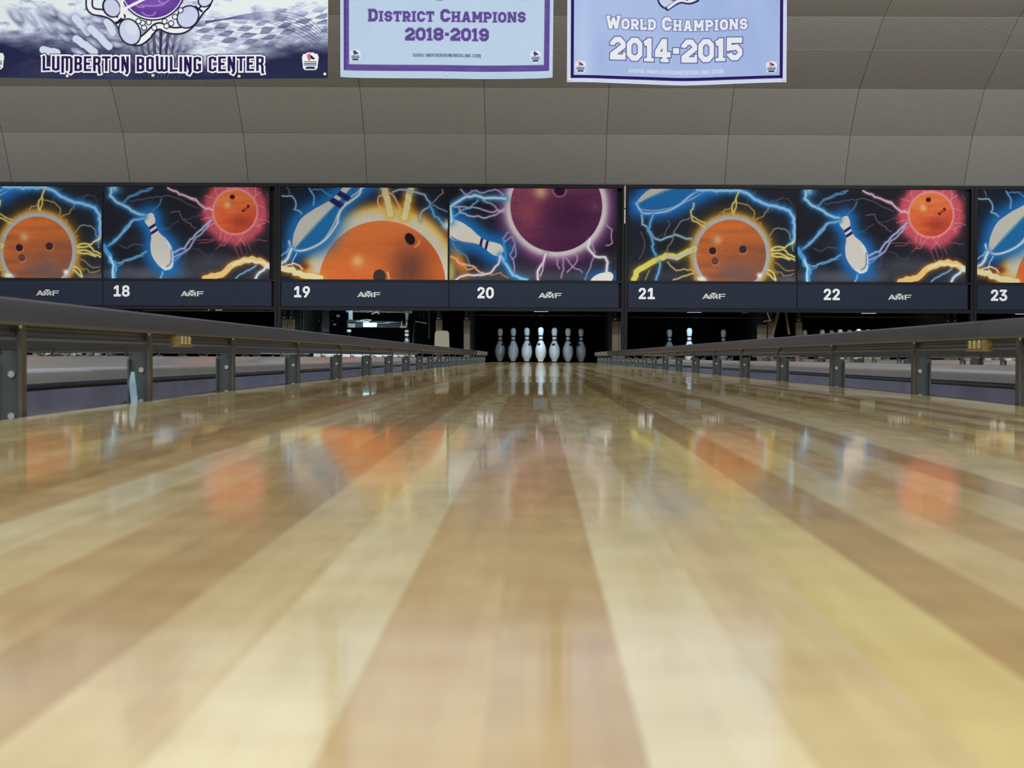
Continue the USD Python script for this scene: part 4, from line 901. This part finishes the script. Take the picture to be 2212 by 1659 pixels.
def crest(p, cx, cy, s, red=True, body=(232, 238, 248)):
    """small badge: white domed shield with a red and black device over dark lines"""
    sh = Polygon([(cx + x * s, cy + y * s) for x, y in ((-.32, -.95), (.32, -.95), (.5, -.8), (.78, -.78), (.92, -.4), (.8, .5), (.82, .7), (.6, 1), (-.6, 1), (-.82, .7), (-.8, .5), (-.92, -.4), (-.78, -.78), (-.5, -.8))])
    p.shape(sh, body)
    p.shape(Polygon([(cx + x * s, cy + y * s) for x, y in ((-.4, -.7), (-.05, -.85), (.1, -.3), (.0, -.05), (-.25, -.08))]), (206, 110, 120) if red else (70, 66, 96))
    p.shape(Polygon([(cx + x * s, cy + y * s) for x, y in ((-.05, -.62), (.05, -.66), (.5, -.28), (.36, -.16), (.1, -.26))]), (24, 20, 40))
    for y, h, a in ((.08, .05, .8), (.30, .09, .75), (.5, .05, .8)):
        p.shape(sbox(cx - .68 * s, cy + (y - h) * s, cx + .68 * s, cy + (y + h) * s), (50, 66, 100), a)
    p.shape(Polygon([(cx + x * s, cy + y * s) for x, y in ((-.38, .62), (.38, .62), (.6, .86), (-.6, .86))]), (24, 28, 66) if body[0] > 200 else (60, 60, 90))

def banner_lumberton():
    p = Paint(-53, -240, 705, 170, 1.0, (34, 38, 66))
    p.ny = int(round(410 / 1.0)) + 1
    n1, n2, n3 = p.noise(70, 22, 1, 5), p.noise(26, 10, 2, 4), p.noise(120, 40, 3, 4)
    f = np.clip(1.5 - (p.Y - 26 + 24 * np.sin(p.X / 90.)) / 78., 0, 1)
    fl = np.clip((110 - p.X) / 110., 0, 1); f = f * (1 - fl * np.clip((p.Y - 48) / 60., 0, 1))
    b = np.clip(f * (.42 + 1.35 * n1) + (n2 - .5) * 1.7 * np.clip(f + .12, 0, 1) + (n3 - .45) * .6, 0, 1)[..., None]
    p.C = (np.array([34, 38, 70]) * (1 - b) + np.array([222, 232, 252]) * b) / 255.
    # sweep of overlapping scales from the lower left
    rr = np.random.RandomState(5)
    for k in range(34):
        cx, cy = 20 + 230 * rr.rand(), 20 + 95 * rr.rand()
        if cy > 40 + .5 * cx: continue
        a = .55 + .5 * rr.rand() - .0015 * cx; l, w = 12 + 10 * rr.rand(), 5 + 3 * rr.rand()
        p.blob(cx + 3, cy + 4, l, w, (40, 44, 80), .8, a); p.disc(cx, cy, l, w, tuple(np.array([206, 218, 242]) - 26 * rr.rand()), .45, a); p.blob(cx, cy, l * .7, w * .6, (228, 236, 250), .8, a)
    for x0, y0, x1, y1 in ((158, 40, 185, 70), (192, 62, 232, 100), (228, 48, 240, 70), (160, 84, 200, 112), (88, 108, 118, 114)):
        p.bolt([(x0, y0), (x1, y1)], 8, (204, 214, 240), (60, 66, 104), 11, .6, amp=.6)
    # piano-like rays and checks under the emblem
    an = np.arctan2(p.Y - 230, p.X - 340); r = np.hypot(p.X - 340, p.Y - 230)
    ray = (np.sin(an * 62) > -.1) & (p.Y > 62) & (p.Y < 175) & (np.abs(p.X - 340) < 75)
    chk = np.sin(r / 3.2 + 3 * np.sin(an * 31)) * .3 + .7
    fade = np.clip(1 - np.abs(p.X - 345) / 80, 0, 1) * np.clip((p.Y - 58) / 12, 0, 1) * np.clip(1.1 - (p.Y - 95) / 90., .0, 1)
    p.over(fade * .9, (34, 32, 60)); p.over(ray * fade * chk * .95, (206, 212, 238))
    u = p.Y + .0009 * (p.X - 560) ** 2 - 30
    wv = (p.X > 410) & (p.X < 704)
    band = np.clip(1 - np.abs(p.Y - (58 + 14 * np.sin((p.X - 420) / 62.))) / 46., 0, 1) * wv
    stripes = .5 + .5 * np.sin((p.Y - 22 * np.sin((p.X - 420) / 80.)) / 1.9)
    wx = (p.noise(30, 18, 6) - .5) * 26; ck = (np.sin((p.X + p.Y * 1.3 + wx) / 8.5) * np.sin((p.Y - .10 * p.X + wx * .3) / 4.6)) > .05
    p.over(band * .55 * ck, (52, 52, 92)); p.over(band * .28 * (stripes > .8), (44, 46, 86)); p.over(band * .5 * (~ck) * np.clip(p.noise(50, 20, 9) * 2 - .3, 0, 1), (214, 224, 250))
    for k in range(7):
        p.bolt([(440, 50 - k * 1), (540, 26 + k * 2), (620, 24 + k * 6), (670, 42 + k * 8), (704, 80 + k * 6)], .55, (60, 62, 108), amp=.2, a=.55)
    # emblem: pins, purple ball, white outline ribbons
    K, W_ = (26, 26, 52), (232, 236, 250)
    rib = [[(215, 28), (196, 26), (187, 14), (190, -10), (206, -30)], [(300, 88), (316, 76), (338, 52), (360, 66), (392, 66), (412, 50), (430, 22), (448, 6), (440, -12), (424, -14)], [(262, 62), (280, 90), (300, 92), (318, 76)], [(215, 28), (236, 34), (252, 48), (262, 66)]]
    for w, c in ((8.5, K), (5.0, W_)):
        for r_ in rib: p.bolt(r_, w, c, amp=0)
    p.disc(277, 69, 24, 30, K, 1, -.42); p.disc(277, 69, 21, 27, (196, 204, 230), 1, -.42); p.disc(281, 62, 12, 16, (214, 220, 240), .8, -.42)
    p.disc(237, 17, 19, 23, K, 1, -.6); p.disc(238, 17, 16, 20, (196, 204, 230), 1, -.6); p.bolt([(250, 48), (264, 36)], 4.5, K, amp=0); p.bolt([(248, 45), (261, 33)], 2.2, W_, amp=0)
    p.disc(402, 36, 23, 27, K, 1, .7); p.disc(402, 36, 20, 24, (196, 204, 230), 1, .7); p.disc(440, -2, 16, 19, K, 1, .7); p.disc(440, -2, 13, 16, (204, 210, 234), 1, .7); p.bolt([(418, 14), (432, 24)], 2.2, K, amp=0)
    for x, y in ((305, 50), (308, 60), (318, 48), (352, 46), (366, 50), (374, 36), (386, 22), (296, 46), (330, 60), (356, 56)):
        p.disc(x, y, 6.5, 6.5, K); p.disc(x, y, 4.6, 4.6, W_)
    p.disc(326, -26, 71, 71, K); p.disc(326, -26, 68, 68, W_); p.disc(326, -27, 66, 66, (88, 56, 140)); p.blob(330, 6, 46, 16, (126, 84, 176), .8)
    for a in ([(286, 6), (296, 17), (308, 16)], [(304, 27), (312, 34), (328, 34), (332, 27)], [(336, -10), (340, 6), (352, 8), (364, -2)], [(300, 12), (330, 14), (350, 10)]):
        p.bolt(a, 1.3, (176, 136, 214), amp=.3)
    p.bolt([(262, 22), (322, -8)], 3, W_, amp=0); p.bolt([(262, -4), (258, 24), (262, 38)], 3, W_, amp=0)
    p.over(np.clip((p.Y - 128) / 22, 0, 1) * .62 * np.clip(np.abs(p.X - 330) / 90 - .25, .25, 1), (38, 42, 74))
    polys, w = line_of(slim, 'LUMBERTON BOWLING CENTER', .115, .34)
    put_text(p, polys, w, 87, 566, 121, 153, (30, 22, 78), outline=[(5.0, (30, 26, 70)), (3.4, (236, 240, 254))])
    crest(p, 667, 132, 20); crest(p, -15, 132, 20)
    p.grain(.03, 5); return p
def banner_district():
    p = Paint(732, -240, 1190, 171, 1.0, (182, 206, 231))
    ex = np.minimum(p.X - 732, 1190 - p.X); purple = (94, 74, 148)
    p.over(.35 * (p.noise(60, 60, 2) - .3), (214, 226, 240))
    fr = np.clip(np.minimum(ex - 7.5, 155.5 - p.Y) + .5, 0, 1) * (1 - np.clip(np.minimum(ex - 19, 142 - p.Y) + .5, 0, 1))
    p.over(fr, purple); p.over(fr * .4 * np.clip(p.noise(30, 8, 4) * 2 - .8, 0, 1), (140, 120, 196)); p.over(fr * .45 * (p.X < 745), (70, 50, 120))
    p.disc(946, -12, 17, 17, (150, 150, 180)); p.disc(946, -13, 14.5, 15, (206, 216, 232))
    polys, w = line_of(block, 'DISTRICT CHAMPIONS', .07, .42, .82)
    put_text(p, polys, w, 792, 1131, 22, 49.5, purple, outline=[(1.0, (176, 184, 220))])
    polys, w = line_of(block, '2018-2019', .06, .4)
    put_text(p, polys, w, 872, 1052, 62, 90, purple, outline=[(1.0, (176, 184, 220))])
    polys, w = line_of(slim, 'WWW.UNDERGROUNDBOWLING.COM', .12, .3)
    put_text(p, polys, w, 889, 1035, 117.5, 124.5, (84, 84, 130))
    crest(p, 765, 122, 13, False, (220, 230, 244)); crest(p, 1153, 123, 13, False, (220, 230, 244))
    p.grain(.025, 6); return p
def banner_world():
    p = Paint(1221, -240, 1692, 182, 1.0, (158, 180, 226)); navy = (36, 22, 92)
    ex = np.minimum(p.X - 1221, 1692 - p.X)
    p.over(.7 * np.clip(p.noise(70, 120, 8) * 1.8 - .55, 0, 1), (176, 194, 234)); p.over(.6 * np.exp(-((p.X - 1255) / 26) ** 2) * np.clip((p.Y + 60) / 160, 0, 1), (196, 210, 242))
    edge = np.minimum(ex - 8, 173 - p.Y)
    p.over(np.clip(1 - edge, 0, 1), (206, 214, 242)); p.over(np.clip(edge + .5, 0, 1) * (1 - np.clip(edge - 6, 0, 1)), navy)
    K, W_ = (40, 36, 84), (226, 232, 248)
    p.disc(1433, 2, 19, 22, K, 1, -.4); p.disc(1434, 1, 16.5, 19.5, (198, 208, 236), 1, -.4); p.bolt([(1436, 22), (1462, 4), (1484, 9), (1500, 2)], 4.6, K, amp=0); p.bolt([(1438, 20), (1462, 2), (1484, 7), (1502, -2)], 3, W_, amp=0)
    for x, y in ((1448, 2), (1454, -4), (1478, 0), (1488, -3)): p.disc(x, y, 4, 4, K); p.disc(x, y, 2.4, 2.4, W_)
    polys, w = line_of(block, 'WORLD CHAMPIONS', .07, .42, .82)
    put_text(p, polys, w, 1305, 1609, 37, 65.5, (228, 234, 250), outline=[(1.6, (104, 110, 166))], smile=3)
    polys, w = line_of(block, '2014-2015', .06, .4)
    put_text(p, polys, w, 1313, 1598, 82, 131, (228, 234, 250), outline=[(2.0, (84, 90, 150))], smile=4)
    polys, w = line_of(slim, 'WWW.UNDERGROUNDBOWLING.COM', .12, .3)
    put_text(p, polys, w, 1354, 1558, 150.5, 158.5, (210, 220, 244), smile=1)
    crest(p, 1250, 148, 13, True, (222, 230, 246)); crest(p, 1660, 148, 13, True, (222, 230, 246))
    p.grain(.025, 7); return p
YB, KB = 12.30, 296.0                               # banner distance, print units per metre there
def hang_banner(name, label, p, gain, folds, sag, grom, edge):
    x0, y0, x1, y1 = p.r; w, h = (x1 - x0) / KB, (y1 - y0) / KB
    xc = ((x0 + x1) / 2 - VPX) / KB + CAM[0]; zb = (771.5 + .0055 * ((x0 + x1) / 2 - VPX) - y1) / KB + CAM[2]
    t = thing(name, label, 'banner', (xc, YB, zb), group='hanging banners')
    def f(u, v):
        x = (u - .5) * w; z = (1 - v) * h
        y = sum(a * np.sin(k * u * 2 * np.pi + ph + s_ * v) for a, k, ph, s_ in folds)
        z = z + sag(u) * np.clip(v, 0, 1) ** 4
        x = x * (1 + edge * (1 - v))
        return np.stack([x, y, z], -1)
    P, F, C = p.mesh(f, gain)
    paint_obj('cloth', P, F, C, M['cloth'], t, smooth=True)
    for gx, gy in grom:
        q_ = f(np.array((gx - x0) / (x1 - x0)), np.array((gy - y0) / (y1 - y0)))
        to = trimesh.creation.torus(.0085, .0035, 16, 8); to.apply_transform(trimesh.transformations.rotation_matrix(np.pi / 2, [1, 0, 0]))
        obj('grommet', cat([to.apply_translation(q_ + [0, -.003, 0]), cyl(q_ + [0, -.004, 0], q_ + [0, -.001, 0], .0062, 12)]), M['grommet'], t, smooth=True)
    top = 3.385 - zb
    for u in (.03, .5, .97):
        q_ = f(np.array(u), np.array(.004))
        obj('hanging_cord', cyl(q_, (q_[0], q_[1], max(top, q_[2] + .02)), .002, 6), M['cord'], t)
    return t
sag0 = lambda u: .010 * np.sin(u * 5 + 1) - .004
hang_banner('banner', 'large dark blue and white swirling banner reading LUMBERTON BOWLING CENTER', banner_lumberton(), 1.12,
            [(.010, 1.3, .4, 1.2), (.004, 3.1, 1, 2)], lambda u: .008 * np.sin(u * 6 + 2), [(141, 167 - 3), (327, 164 - 3), (513, 168 - 4), (699, 161)], 0)
hang_banner('banner', 'white purple-bordered cloth banner reading DISTRICT CHAMPIONS 2018-2019', banner_district(), 1.03,
            [(.012, 1.1, 2.0, 1.0), (.004, 2.7, 0, 3)], lambda u: .010 * (2 * u - 1) ** 8, [(961, 162)], .012)
hang_banner('banner', 'pale lilac navy-bordered cloth banner reading WORLD CHAMPIONS 2014-2015', banner_world(), 1.03,
            [(.012, 1.4, 1.0, 1.6), (.005, 3.2, .5, 3)], lambda u: -.020 * np.sin(np.pi * u) ** 2 + .006, [(1227, 176), (1686, 177)], 0)
